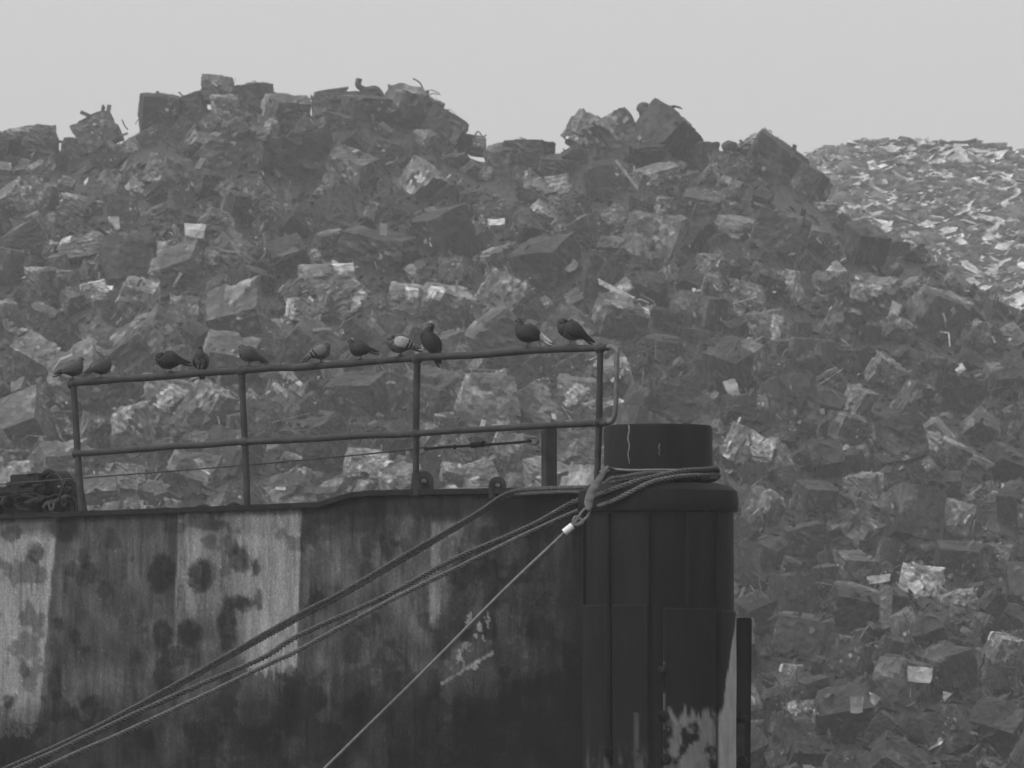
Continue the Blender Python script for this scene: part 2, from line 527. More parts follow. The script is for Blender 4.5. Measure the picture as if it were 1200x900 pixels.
def place_bale(px, py, w, h, roll, tk, label=None, lift=0.0):
    me, dims = random.choice(PROTO[tk])
    base = heap(px, py)
    Y = base.y - .6 - lift * 1.3
    c = P(px, py, Y)
    mpp = Y / F                         # metres per px there
    yaw = random.uniform(-38, 38) + random.choice((0, 0, 90))
    fx = abs(math.cos(R(yaw))) * dims[0] + abs(math.sin(R(yaw))) * dims[1]
    s_x = w * mpp / fx * (1.12 if label else 1.1)
    s_z = h * mpp / dims[2] * (.95 if label else 1.05)
    s_y = (s_x + s_z) / 2 * .9
    rot = Euler((R(random.uniform(-8, 20) if label else random.uniform(-18, 46)), 0, 0)).to_matrix() @ Euler((0, R(roll), 0)).to_matrix() @ Euler((0, 0, R(yaw))).to_matrix()
    if random.random() < .5:
        flip = Matrix.Rotation(math.pi, 3, 'Z')
    else:
        flip = Matrix.Identity(3)
    if abs((yaw % 180) - 90) < 45: sc3 = Matrix.Diagonal((s_y, s_x, s_z))
    else: sc3 = Matrix.Diagonal((s_x, s_y, s_z))
    mat = Matrix.Translation(c) @ (rot @ flip @ sc3).to_4x4()
    bales.append([me, mat, label, px, py])
    spots.append((px, py, .5 * (w + h)))

for q in NB:
    place_bale(*q[:6], label=q[6])
# the rest of the heap, by dart throwing
def tries(n, lo, hi, sep):
    for _ in range(n):
        px = random.uniform(-260, 1480)
        r = ridge(px)
        py = random.uniform(r + 6, 960)
        if px < 640 and py > 760: continue
        sz = random.triangular(lo, hi, lo + (hi - lo) * .3)
        ok = True
        for (x, y, s) in spots:
            d = (x - px) ** 2 + (y - py) ** 2
            if d < (sep * (s + sz) * .5) ** 2:
                ok = False; break
        if ok:
            w = sz * random.uniform(.85, 1.12); h = sz * random.uniform(.8, 1.02)
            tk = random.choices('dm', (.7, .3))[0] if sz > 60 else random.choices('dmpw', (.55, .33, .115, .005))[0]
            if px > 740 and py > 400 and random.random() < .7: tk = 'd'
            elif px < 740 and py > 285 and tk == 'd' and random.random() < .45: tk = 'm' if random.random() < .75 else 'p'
            top = py < r + 22
            if top: h = min(h, 34); w = min(w, 48)
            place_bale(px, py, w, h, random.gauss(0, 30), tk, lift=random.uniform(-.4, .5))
def ridge_fill(n):
    for _ in range(n):
        px = random.uniform(-40, 1190); r = ridge(px); sz = random.uniform(18, 34)
        py = r + random.uniform(6, 16) + sz * .2
        if all((x - px) ** 2 + (y - py) ** 2 > (.36 * (s + sz)) ** 2 for x, y, s in spots):
            place_bale(px, py, sz * random.uniform(.8, 1.2), sz * random.uniform(.7, 1), random.gauss(0, 30), random.choices('dmp', (.6, .33, .07))[0], lift=-.8)
ridge_fill(900)
tries(1900, 56, 76, .90)
tries(9500, 40, 56, .92)
tries(9000, 26, 38, .86)
tries(2500, 18, 24, .80)

# ------------------------------------------------------------------ mounds
xs = list(np.linspace(-500, 1700, 480))
def heap_core(px, py):
    v = heap(px, py)
    return P(px, py, v.y + 1.5 + 1.3 * mn.noise(Vector((px * .05, py * .06, 1))) + .9 * mn.noise(Vector((px * .17, py * .2, 1))) + .5 * mn.noise(Vector((px * .4, py * .45, 1))))
mound('scrap_heap', xs, ridge, heap_core, 70, M_FRAG, .018, ny=230,
      label='dark mass of loose crushed metal between and under the bales', cat='scrap heap')

RIDGE2 = [(500, 330), (800, 262), (880, 205), (935, 190), (960, 178), (1000, 169), (1050, 167), (1100, 167), (1150, 171), (1200, 183), (1260, 200), (1400, 240), (1900, 420)]
R2X = np.array([p[0] for p in RIDGE2], float); R2Y = np.array([p[1] for p in RIDGE2], float)
def ridge2(px): return float(np.interp(px, R2X, R2Y))
def heap2(px, py):
    r = ridge2(px)
    t = min(max((py - r) / (600 - r), 0), 1)
    Y = 420 - 85 * t ** .8 + 1.5 * mn.noise(Vector((px * .02, py * .03, 5)))
    return P(px, py, Y)
def mound2(): 
    m = MB(); X = list(np.linspace(500, 1900, 150)); ny = 70; nb = 10
    front = []
    for j in range(ny):
        for x in X:
            r = ridge2(x) + 4
            py = r + (640 - r) * j / (ny - 1)
            v = heap2(x, py); 
            front.append(Vector((v.x, v.y + .8 + .6 * mn.noise(Vector((x * .05, py * .07, 1))), v.z)))
    last = front[-len(X):]
    skirt = [Vector((v.x, v.y - 12, .5)) for v in last]
    back = []
    for k in range(nb, 0, -1):
        q = k / nb
        for v in front[:len(X)]:
            back.append(Vector((v.x, v.y + 70 * q, v.z * (1 - q) ** 1.2 + .1)))
    vs = back + front + skirt
    nx = len(X); fs = []
    for j in range(len(vs) // nx - 1):
        for i in range(nx - 1):
            a = j * nx + i
            fs.append((a, a + nx, a + nx + 1, a + 1))
    m.add(vs, fs, [.45 * random.uniform(.5, 1.3) for _ in fs])
    return m
mm = mound2()
# crumpled flat sheets lying on it
rnd = random.Random(11)
def crumpled_sheet(m, c, L, W, yaw, pit, rol, tone, amp, n=4, flat=False):
    rot = Euler((pit, rol, yaw)).to_matrix()
    off = Vector((rnd.uniform(0, 99), rnd.uniform(0, 99), 0))
    vs = []
    cut = [rnd.uniform(.6, 1.0) for _ in range(n + 1)]; sh = [rnd.uniform(-.15, .15) for _ in range(n + 1)]
    for side in (0, 1):
        for i in range(n + 1):
            for j in range(n + 1):
                x = (i / n - .5) * L; y = ((j / n - .5) * cut[i] + sh[i]) * W
                z = amp * mn.noise(Vector((x * 1.3, y * 1.6, 0)) + off) * 2 + (0 if side == 0 else -.015)
                vs.append(Vector(c) + rot @ Vector((x, y, z)))
    q = (n + 1) * (n + 1); fs = []
    for i in range(n):
        for j in range(n):
            a = i * (n + 1) + j
            fs.append((a, a + n + 1, a + n + 2, a + 1))
            fs.append((q + a, q + a + 1, q + a + n + 2, q + a + n + 1))
    m.add(vs, fs, tone)
for k in range(6800):
    px = rnd.uniform(880, 1560)
    r = ridge2(px)
    lim = ridge(px) + 60
    if lim < r + 5: continue
    py = r + (min(lim, 600) - r) * rnd.random()
    v = heap2(px, py)
    q = rnd.random()
    tone = rnd.uniform(.2, .32) if q < .2 else (rnd.uniform(.35, .45) if q < .98 else rnd.uniform(.48, .55))
    L = 1.4 * (rnd.uniform(.3, .9) if rnd.random() < .6 else rnd.uniform(.8, 2.0))
    crumpled_sheet(mm, (v.x, v.y - rnd.uniform(0, .5), v.z + rnd.uniform(-.1, .25)), L, L * rnd.uniform(.3, .8),
                   rnd.uniform(0, 6.28), rnd.gauss(.32, .26), rnd.gauss(0, .22), tone, rnd.uniform(.03, .18), n=3)
o = mm.build('sheet_metal_heap', M_SHEET, tone_attr=True)
tag(o, 'pale heap of loose flat torn sheet metal behind the right shoulder', 'scrap heap', kind='stuff')

# loose fragments over the main heap
fm = MB(); rnd = random.Random(5)
for k in range(15000):
    px = rnd.uniform(-300, 1600)
    r = ridge(px)
    py = rnd.uniform(r + 2, 960)
    if px < 640 and py > 740: continue
    if mn.noise(Vector((px * .02, py * .02, 4))) + rnd.uniform(-.25, .4) < 0: continue
    v = heap(px, py)
    c = Vector((v.x, v.y - rnd.uniform(-.5, .9), v.z))
    q = rnd.random()
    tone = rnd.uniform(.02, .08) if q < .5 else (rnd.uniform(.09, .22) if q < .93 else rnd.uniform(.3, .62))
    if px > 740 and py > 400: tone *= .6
    if rnd.random() < .68:
        L = rnd.uniform(.12, .42) if rnd.random() < .93 else rnd.uniform(.4, .8)
        crumpled_sheet(fm, c, L, L * rnd.uniform(.25, .9), rnd.uniform(0, 6.28), rnd.uniform(-1.2, 1.2), rnd.uniform(-1.2, 1.2), tone, rnd.uniform(.02, .12), n=2)
    else:
        L = 1.45 * rnd.uniform(.25, 1.0) * (1.9 if rnd.random() < .12 else 1); d = Vector([rnd.gauss(0, 1) for _ in range(3)]).normalized()
        b = Vector([rnd.gauss(0, .13) for _ in range(3)])
        fm.tube([c - d * L / 2, c + b * L, c + d * L / 2], rnd.uniform(.008, .03), n=4, tone=tone)
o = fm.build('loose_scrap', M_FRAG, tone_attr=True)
tag(o, 'loose strips, rods and torn plates strewn over the bales', 'loose scrap', kind='stuff')

# ------------------------------------------------------------------ bales as objects: the 300 that show largest, the rest as one mass
allb = []
for i, (me, mat, lab, px, py) in enumerate(bales):
    o = bpy.data.objects.new('scrap_bale', me)
    o.matrix_world = mat
    COL.objects.link(o)
    o['idx'] = i
    allb.append(o)
bpy.context.view_layer.update()
dg = bpy.context.evaluated_depsgraph_get()
cnt = [0] * len(allb)
for jy in range(0, 225):
    py = jy * 4 + 2
    for jx in range(0, 300):
        px = jx * 4 + 2
        if py < 85 or (py > 600 and px < 862): continue
        hit, loc, nrm, idx, ob, _ = sc.ray_cast(dg, CAM, ray(px, py).normalized())
        if hit and 'idx' in ob: cnt[ob['idx']] += 1
order = sorted(range(len(allb)), key=lambda i: -(cnt[i] + (10000 if bales[i][2] and cnt[i] > 3 else 0)))
keep = set(order[:298])
print('bales', len(allb), 'seen', sum(c > 0 for c in cnt), 'smallest kept', cnt[order[297]])

def region_label(i):
    me, mat, lab, px, py = bales[i]
    if lab: return lab, None
    r = ridge(px)
    if py < r + 60 and px < 560: z = 'crushed scrap bale in the top rows of the left, higher part of the heap'
    elif py < r + 70: z = 'crushed scrap bale in the top rows of the right part of the heap'
    elif px < 730 and 405 < py: z = 'crushed scrap bale seen through or below the railing'
    elif px < 560: z = 'crushed scrap bale between the left top rows and the pigeons'
    elif py < 420 and px < 860: z = 'crushed scrap bale of the middle heap above the bollard'
    elif py < 500: z = 'crushed scrap bale on the right slope beside the pale sheet heap'
    elif py < 700: z = 'crushed scrap bale of the dark slope right of the bollard drum'
    else: z = 'crushed scrap bale of the dark bottom slope right of the leaning timber'
    return z, z
rest = MB()
for i, o in enumerate(allb):
    if i in keep:
        lab, g = region_label(i)
        grp = 'crushed bales of the scrap heap' if g is None else g.replace('crushed scrap bale', 'crushed scrap bales')
        tag(o, lab, 'scrap bale', grp)
        del o['idx']
    else:
        me = o.data
        n = len(me.vertices); co = np.empty(n * 3, np.float32); me.vertices.foreach_get('co', co)
        co = co.reshape(-1, 3)
        mw = np.array(o.matrix_world)
        co = co @ mw[:3, :3].T + mw[:3, 3]
        tn = np.empty(len(me.polygons), np.float32); me.attributes['tone'].data.foreach_get('value', tn)
        rest.add(co.tolist(), [tuple(p.vertices) for p in me.polygons], tn.tolist())
        bpy.data.objects.remove(o)
o = rest.build('small_scrap_bales', M_BALE, tone_attr=True)
tag(o, 'small or half buried crushed bales filling the gaps of the heap', 'scrap bales', kind='stuff')

# ------------------------------------------------------------------ single pieces on the heap
def slab(name, px, py, w, h, roll, tone, label, cat, th=.05, pit=-15, yaw=0, lift=.9, bend=.04, group=None):
    Y = heap(px, max(py, ridge(px))).y - lift - (0 if name == 'ridge_plank' else 2.2)
    c = P(px, py, Y); mpp = Y / F
    m = MB(); W, H = w * mpp, h * mpp; n = 6
    rot = Euler((R(pit), 0, 0)).to_matrix() @ Euler((0, R(roll), 0)).to_matrix() @ Euler((0, 0, R(yaw))).to_matrix()
    bm = bmesh.new(); bmesh.ops.create_cube(bm, size=1)
    bmesh.ops.subdivide_edges(bm, edges=bm.edges[:], cuts=n, use_grid_fill=True)
    off = Vector((px, py, 0)) * .37
    for v in bm.verts:
        p = v.co
        q = Vector((p.x * W * (1 + .16 * p.z), p.y * th, p.z * H * (1 - .14 * p.x)))
        q.y += bend * mn.noise(Vector((q.x * 2, 0, q.z * 2)) + off) * 2
        q.x += .05 * W * mn.noise(Vector((p.x * 2, 5, p.z * 3)) + off); q.z += .08 * H * mn.noise(Vector((p.x * 3, 9, p.z * 2)) + off)
        v.co = q
    bm.verts.index_update()
    m.add([c + rot @ v.co for v in bm.verts], [[v.index for v in f.verts] for f in bm.faces], tone)
    bm.free()
    m.t = [tone * .74] * len(m.f)
    o = m.build(name, M_FRAG if tone < .3 else M_PIECE, tone_attr=True)
    return tag(o, label, cat, group)
M_PIECE = scrap_mat('painted_sheet', 1.0, rough=.6, metal=.0, specks=False, fine=.6)
slab('torn_sheet', 228, 271, 24, 19, 2, .52, 'small bright white square panel on the upper left of the heap', 'metal panel', lift=1.3)
slab('torn_sheet', 25, 219, 20, 15, 38, .36, 'pale tilted panel at the far left below the ridge', 'metal panel', lift=1.2)
slab('torn_sheet', 134, 262, 12, 17, -8, .36, 'narrow pale upright panel left of the white square one', 'metal panel', lift=1.2)
slab('torn_sheet', 190, 287, 12, 9, 0, .30, 'tiny pale square panel below the white square one', 'metal panel', lift=1.2)
slab('dented_dome', 582, 263, 19, 10, -4, .68, 'small white half-round cap in the middle of the heap', 'scrap cap', th=.3, pit=-40, lift=1.4)
slab('metal_strip', 722, 340, 46, 6, 28, .50, 'long white metal strip slanting down right above the last pigeons', 'metal strip', lift=1.5)
slab('metal_strip', 1010, 242, 3.4, 20, 14, .3, 'thin curved strip at the right shoulder', 'metal strip', lift=1.3)
slab('torn_sheet', 1049, 363, 12, 17, 18, .36, 'small pale lozenge panel on the right slope', 'metal panel', lift=1.3)
slab('torn_sheet', 1125, 432, 11, 10, -30, .70, 'small brilliant white fragment near the right edge', 'metal panel', lift=1.3)
slab('metal_strip', 1030, 679, 26, 9, -9, .42, 'pale rounded strip left of the speckled white bale', 'metal strip', lift=1.4, th=.15)
slab('steel_post', 1038, 712, 14, 52, 2, .13, 'grey flat steel post standing under the pale rounded strip', 'steel post', lift=1.2, th=.2)
slab('torn_sheet', 1078, 791, 28, 19, 6, .42, 'pale wedge panel in the dark lower right', 'metal panel', lift=1.4)
slab('torn_sheet', 1004, 826, 15, 20, 2, .32, 'pale square panel near the bottom of the heap', 'metal panel', lift=1.4)
slab('metal_strip', 1176, 577, 6, 20, 4, .45, 'short white upright strip near the right edge', 'metal strip', lift=1.3)
slab('metal_strip', 1112, 604, 18, 8, -36, .40, 'short pale strip tilted up beside the crinkled bale', 'metal strip', lift=1.4)
slab('torn_sheet', 858, 455, 14, 22, -20, .40, 'pale rounded panel right of the railing end', 'metal panel', lift=1.3)
slab('torn_sheet', 1074, 688, 14, 12, -35, .7, 'bright white chip on the speckled shredded bale', 'metal panel', lift=1.7)
slab('metal_strip', 735, 205, 3.5, 46, -36, .28, 'thin straight strip slanting below the twin peak', 'metal strip', lift=1.5)
slab('ridge_plank', 412, 113, 58, 10, 1, .06, 'flat dark plank lying along the ridge beside the hooked pipe', 'plank', lift=.7, th=.35)

def ridge_tube(name, pts, r, label, cat, tone=.05, dY=-.6, n=7):
    Y = heap(pts[0][0], ridge(pts[0][0])).y + dY
    m = MB(); m.tube([P(x, y, Y + (q[0] if q else 0)) for x, y, *q in [tuple(c) for c in crom(pts, 5)]], r, n=n, tone=tone)
    o = m.build(name, M_FRAG, tone_attr=True, smooth=True)
    return tag(o, label, cat)
ridge_tube('hooked_pipe', [(421, 92), (420, 100), (428, 105), (440, 104), (447, 112), (450, 126), (448, 140)], .15, 'bent pipe hooked up against the sky from the ridge', 'pipe')
ridge_tube('loose_wire', [(484, 92), (492, 97), (496, 106), (494, 114)], .035, 'thin curl of wire above the wiry round bale', 'wire')
ridge_tube('loose_wire', [(500, 128), (516, 130), (521, 137), (519, 150)], .04, 'loop of wire off the right side of the wiry round bale', 'wire')
ridge_tube('loose_wire', [(492, 118), (504, 126), (512, 138), (516, 150)], .035, 'frayed wire trailing down the wiry round bale', 'wire')
ridge_tube('torn_spike', [(116, 158), (119, 142), (121, 126), (122, 124)], .09, 'torn metal spike rising from a bale on the left ridge', 'spike')
ridge_tube('loose_wire', [(143, 140), (146, 147), (150, 152)], .03, 'tiny wire stub right of the torn spike', 'wire')
ridge_tube('loose_wire', [(593, 165), (594, 176), (596, 186)], .025, 'short upright wire in the dip of the ridge', 'wire')
ridge_tube('loose_wire', [(556, 160), (560, 154), (566, 160), (570, 158)], .03, 'ragged wire on the small ragged bale', 'wire')
rw_ = random.Random(3)
for k, (x, lab) in enumerate(((62, 'thin wire stub on the far left ridge bale'), (205, 'bent rod standing between the two dark ridge bales left of the highest'), (318, 'thin rod poking up right of the blocky dark ridge bale'), (368, 'wire tuft at the left end of the ridge plank'), (536, 'crooked rod on the slope right of the wiry bale'), (703, 'short rod between the pale tipped cube and its neighbour'), (834, 'thin bent wire right of the squarish dark ridge bale'), (905, 'stub of rod on top of the right shoulder'), (957, 'wire stub where the ridge drops to the pale heap'))):
    r = ridge(x) - 6
    ridge_tube('loose_wire', [(x, r + 10), (x + rw_.uniform(-3, 3), r), (x + rw_.uniform(-6, 6), r - rw_.uniform(5, 10)), (x + rw_.uniform(-10, 10), r - rw_.uniform(3, 13))], rw_.uniform(.025, .06), lab, 'wire')
def knob(px, py, rpx, label, sq=1.0, tone=.05):
    Y = heap(px, max(py, ridge(px))).y - .4; c = P(px, py, Y); r = rpx * Y / F
    bm = bmesh.new(); bmesh.ops.create_icosphere(bm, subdivisions=3, radius=r)
    for v in bm.verts:
        v.co *= 1 + .38 * mn.noise(v.co * 2.2 / r * .5 + Vector((px, 0, 0))); v.co.z *= sq
        v.co.y *= .8
    m = MB(); bm.verts.index_update()
    m.add([c + v.co for v in bm.verts], [[v.index for v in f.verts] for f in bm.faces], tone); bm.free()
    return tag(m.build('scrap_lump', M_FRAG, tone_attr=True), label, 'scrap lump')
knob(755, 129, 9, 'small dark lump perched on top of the twin peak')
knob(855, 172, 9, 'small dark round lump left of the pale slanted crown bale', .85)

# ------------------------------------------------------------------ hull
A = P(85, 600, 57.0); B = P(703, 600, 50.3)
A.z = B.z = 0
dirh = (B - A).normalized()
nrm = Vector((dirh.y, -dirh.x, 0))
if nrm.y > 0: nrm = -nrm                    # points to the camera
INW = -nrm
HP = Vector((A.x, A.y, 0))
def H(px, py, off=0.0):
    """point on the ship's side plane, moved off metres outward"""
    return on_plane(px, py, HP + nrm * off, nrm)

def hull_top(px):
    return .9 * mn.noise(Vector((px * .05, 1, 1))) + .5 * mn.noise(Vector((px * .17, 4, 1))) + float(np.interp(px, [-300, 0, 250, 372, 395, 412, 450, 690], [618, 604, 594.5, 590, 583, 578, 575.5, 572]))
barge_root = thing('barge', (HP.x, HP.y, 0), 'dark weathered steel barge with patched grey paint and rust spots on its side', 'barge')

# value noise for painted patches
def vnoise(x, y, seed=0):
    xi = np.floor(x).astype(np.int64); yi = np.floor(y).astype(np.int64)
    xf = x - xi; yf = y - yi
    def h(a, b):
        n = (a * 374761393 + b * 668265263 + seed * 1442695041) & 0xffffffff
        n = ((n ^ (n >> 13)) * 1274126177) & 0xffffffff
        return ((n ^ (n >> 16)) & 0xffff) / 65535.0
    u = xf * xf * (3 - 2 * xf); v = yf * yf * (3 - 2 * yf)
    return (h(xi, yi) * (1 - u) + h(xi + 1, yi) * u) * (1 - v) + (h(xi, yi + 1) * (1 - u) + h(xi + 1, yi + 1) * u) * v
def fbm(x, y, seed=0, o=5):
    s = 0; a = .5; t = 0
    for k in range(o):
        s = s + a * vnoise(x, y, seed + k * 17); t += a; a *= .55; x = x * 2.03; y = y * 2.03
    return s / t
def sst(x, a, b):
    t = np.clip((x - a) / (b - a), 0, 1); return t * t * (3 - 2 * t)

SPOTS = [(42, 648, 10, 12, .8), (97, 655, 9, 11, .6), (93, 676, 8, 10, .6), (123, 690, 10, 11, .7), (188, 672, 17, 22, 1.0), (235, 675, 17, 20, 1.0),
         (280, 655, 13, 16, .9), (300, 666, 6, 9, .8), (302, 704, 6, 14, .8), (265, 735, 10, 34, .9), (281, 706, 16, 11, .9), (190, 745, 12, 21, .9),
         (220, 742, 14, 17, 1.0), (68, 731, 8, 9, .8), (88, 745, 6, 8, .8), (64, 800, 8, 20, .8), (70, 775, 6, 20, .5), (158, 768, 7, 11, .6), (155, 656, 4, 4, .6),
         (153, 721, 3, 3, .7), (25, 785, 7, 9, .8), (8, 823, 6, 8, .8), (190, 790, 12, 20, .9), (106, 826, 11, 11, .7), (455, 640, 11, 17, .8),
         (412, 760, 13, 20, .7), (404, 812, 18, 26, .7), (372, 818, 12, 14, .6), (15, 625, 12, 9, .7), (74, 620, 16, 15, .8), (160, 872, 20, 16, .5),
         (232, 870, 13, 14, .5), (300, 850, 30, 30, .6), (430, 700, 9, 10, .4), (470, 800, 20, 14, .5), (255, 830, 30, 16, .6), (375, 640, 9, 14, .4),
         (420, 730, 8, 11, .6), (540, 700, 16, 50, .7), (520, 745, 14, 26, .7), (570, 640, 16, 24, .6), (590, 610, 12, 16, .4), (95, 842, 9, 6, .4), (240, 613, 26, 9, .8), (205, 618, 14, 8, .5)]
def hull_albedo(X, Y):
    wx = X + 9 * (fbm(X * .09, Y * .08, 3) - .5) + 5 * (fbm(X * .35, Y * .3, 4) - .5); wy = Y + 11 * (fbm(X * .08, Y * .06, 8) - .5) + 6 * (fbm(X * .4, Y * .3, 9) - .5)
    st = fbm(X * .11, Y * .006, 21, 4); st2 = fbm(X * .35, Y * .012, 33, 3)
    base = .064 + .02 * (st - .5) + .035 * (fbm(X * .02, Y * .02, 5) - .5)
    base = base * (1 + .3 * (st2 - .5))
    base = base * (.72 + .56 * sst(fbm(X * .045, Y * .03, 141, 5), .3, .7)) * (1 - .3 * sst(fbm(X * .22, Y * .02, 143, 4), .5, .72))
    # pale patches
    e1 = 66 - (Y - 613) * .095
    rag = 862 + 22 * (fbm(X * .12, Y * .0, 41) - .5) - 12 * (fbm(X * .4, Y * .2, 42) > .62)
    p1 = sst(e1 + 3 * (fbm(Y * .05 * np.ones_like(X), Y * .05, 44) - .5) - X, -1.2, 1.2) * sst(rag - Y, -1.5, 2)
    rag2 = 790 + 50 * (fbm(X * .07, Y * 0, 51) - .5) - 26 * (fbm(X * .3, Y * .06, 52) - .3)
    x0 = 207 - (Y - 613) * .02; x1 = 352 - (Y - 613) * .035
    band = sst(X - x0, -1.2, 1.5) * sst(x1 - X, -1, 1)
    p2 = band * sst(rag2 - Y, -2, 3)
    mid = sst(X, 238, 244) * sst(275 - X, -8, 8)
    str2 = np.clip((fbm(X * .16, Y * .004, 61, 3) - .42) * 6, 0, 1)
    left_fade = sst(X, 272, 296) + (1 - sst(X, 272, 296)) * sst(760 - Y, 0, 90) * (.45 + .55 * str2)
    p2 = p2 * left_fade * (1 - .55 * mid * str2)
    p3 = sst(X, 504, 508) * sst(546 - X + (Y - 610) * -.25, -1, 2) * sst(664 - Y, -3, 3) * sst(Y, 608, 618) * .55
    p3 = np.maximum(p3, sst(X, 502, 505) * sst(521 - (Y - 680) * .12 - X, -1, 2) * sst(736 - Y, -2, 2) * sst(Y, 672, 690) * .5)
    pale = .205 * (1 + .22 * (st - .5) + .2 * (st2 - .5))
    pm = np.clip(np.maximum(np.maximum(p1, p2), p3), 0, 1)
    a = base * (1 - pm) + pale * pm
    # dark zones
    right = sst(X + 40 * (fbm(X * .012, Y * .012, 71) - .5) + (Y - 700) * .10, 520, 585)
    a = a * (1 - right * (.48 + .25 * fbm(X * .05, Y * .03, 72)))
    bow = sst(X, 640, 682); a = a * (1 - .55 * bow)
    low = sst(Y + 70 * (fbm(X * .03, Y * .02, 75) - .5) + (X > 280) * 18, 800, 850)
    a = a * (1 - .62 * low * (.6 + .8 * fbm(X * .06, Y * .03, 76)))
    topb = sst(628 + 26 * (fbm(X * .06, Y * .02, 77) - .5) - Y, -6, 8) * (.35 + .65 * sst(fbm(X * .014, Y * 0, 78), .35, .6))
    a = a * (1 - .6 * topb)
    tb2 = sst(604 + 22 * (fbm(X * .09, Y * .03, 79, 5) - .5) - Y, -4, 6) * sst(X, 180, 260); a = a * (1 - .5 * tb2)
    # rust spots
    for (sx, sy, rx, ry, s) in SPOTS:
        d = np.sqrt(((wx - sx) / rx) ** 2 + ((wy - sy) / ry) ** 2)
        k = (1 - sst(d, .72, 1.12)) * s
        ring = np.exp(-((d - .95) / .10) ** 2) * .25 * s
        tail = np.clip(1 - np.abs(wx - sx) / (rx * .5), 0, 1) * sst(Y, sy, sy + ry) * np.clip(1 - (Y - sy) / (ry * 4), 0, 1) * .25
        kk = np.clip(.95 * k * (.6 + .7 * fbm(X * .15, Y * .15, 91)), 0, .92)
        a = a * (1 - kk) + .012 * kk
        a = a * (1 - np.clip(ring + tail, 0, .6))
    # scattered rust
    sr = sst(fbm(X * .03, Y * .03, 95, 5) + .12 * sst(Y, 760, 900) + .07 * sst(X, 380, 520), .60, .68)
    a = a * (1 - .5 * sr)
    dr = sst(fbm(X * .25, Y * .012, 97, 4), .64, .72) * sst(fbm(X * .03, Y * .03, 98), .4, .6)
    a = a * (1 - .35 * dr)
    # flaked pale scratches near the bow
    fl = (fbm(X * .16, Y * .09, 101) > .60) & (np.abs(X - (552 - (Y - 760) * .25)) < 14) & (Y > 700) & (Y < 785)
    a = np.where(fl, np.maximum(a, .17), a)
    fl2 = (np.abs((Y - 800) + (X - 520) * .62) < 4.5 * fbm(X * .2, Y * .2, 103)) & (X > 516) & (X < 580)
    a = np.where(fl2, .14, a)
    fl3 = (fbm(X * .13, Y * .13, 105) > .66) & (X > 520) & (X < 640) & (Y > 600)
    a = np.where(fl3, a * 1.5, a)
    sp = (fbm(X * .5, Y * .5, 107, 2) > .86)
    a = np.where(sp, a * 1.5, a)
    return np.clip(a, .006, .5)

gx = np.arange(-300, 694, 2.0); 
rows_v = 190
verts = np.zeros((rows_v, len(gx), 3)); PX = np.zeros((rows_v, len(gx))); PY = np.zeros_like(PX)
for i, x in enumerate(gx):
    t0 = hull_top(x)
    top = H(x, t0); bot = Vector((top.x, top.y, -.6))
    t1 = 930.0
    for j in range(rows_v):
        if j < rows_v - 6:
            py = t0 + (t1 - t0) * j / (rows_v - 7)
            p = H(x, py)
        else:
            q = (j - (rows_v - 7)) / 6
            p0 = H(x, t1); p = p0.lerp(Vector((p0.x, p0.y, -.6)), q); py = t1 + q * 500
        dent = .022 * mn.noise(Vector((p.x * .8, p.y * .3, p.z * .9))) + .006 * mn.noise(Vector((p.x * 4, p.y * 3, p.z * 4)))
        verts[j, i] = p + nrm * dent
        PX[j, i] = x; PY[j, i] = py
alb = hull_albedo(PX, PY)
me = bpy.data.meshes.new('side_plating')
nx = len(gx)
idx = np.arange(rows_v * nx).reshape(rows_v, nx)
fs = np.stack([idx[:-1, :-1], idx[1:, :-1], idx[1:, 1:], idx[:-1, 1:]], -1).reshape(-1, 4)
vlist = verts.reshape(-1, 3)
me.from_pydata(vlist.tolist(), [], fs.tolist())
at = me.attributes.new('paint', 'FLOAT', 'POINT')
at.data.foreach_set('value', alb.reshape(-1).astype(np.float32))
me.polygons.foreach_set('use_smooth', [True] * len(me.polygons))
m_, nt, b = nodes_of('hull_paint')
a_ = N(nt, 'ShaderNodeAttribute', attribute_name='paint')
tc = nt.nodes.new('ShaderNodeTexCoord')
n1 = N(nt, 'ShaderNodeTexNoise', Scale=9.0, Detail=9.0, Roughness=.72)
mp = nt.nodes.new('ShaderNodeMapping'); mp.inputs['Scale'].default_value = (1, 1, .25)
nt.links.new(tc.outputs['Object'], mp.inputs[0]); nt.links.new(mp.outputs[0], n1.inputs['Vector'])
n2 = N(nt, 'ShaderNodeTexNoise', Scale=34.0, Detail=5.0, Roughness=.7)
nt.links.new(tc.outputs['Object'], n2.inputs['Vector'])
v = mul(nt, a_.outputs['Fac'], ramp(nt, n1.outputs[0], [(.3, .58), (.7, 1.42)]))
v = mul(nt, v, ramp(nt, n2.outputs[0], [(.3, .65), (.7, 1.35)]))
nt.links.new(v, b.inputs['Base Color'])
b.inputs['Roughness'].default_value = .68; b.inputs['Specular IOR Level'].default_value = .08
bp = N(nt, 'ShaderNodeBump', Strength=.5, Distance=.012)
nt.links.new(mul(nt, n2.outputs[0], n1.outputs[0], 'ADD'), bp.inputs['Height']); nt.links.new(bp.outputs[0], b.inputs['Normal'])
M_HULL = m_
me.materials.append(m_)
side = bpy.data.objects.new('side_plating', me); COL.objects.link(side); side.parent = barge_root
side.matrix_parent_inverse = Matrix.Translation(-Vector(barge_root.location))

# drum geometry at the bow
DC = P(771.5, 600, 50.3); DC.z = 0
MPP = 50.3 / F
def zrow(py, Y=50.3): return P(771, py, Y).z
RB = 63.5 * MPP; RD = 88.5 * MPP; RL = 91.5 * MPP; RF = 92.5 * MPP

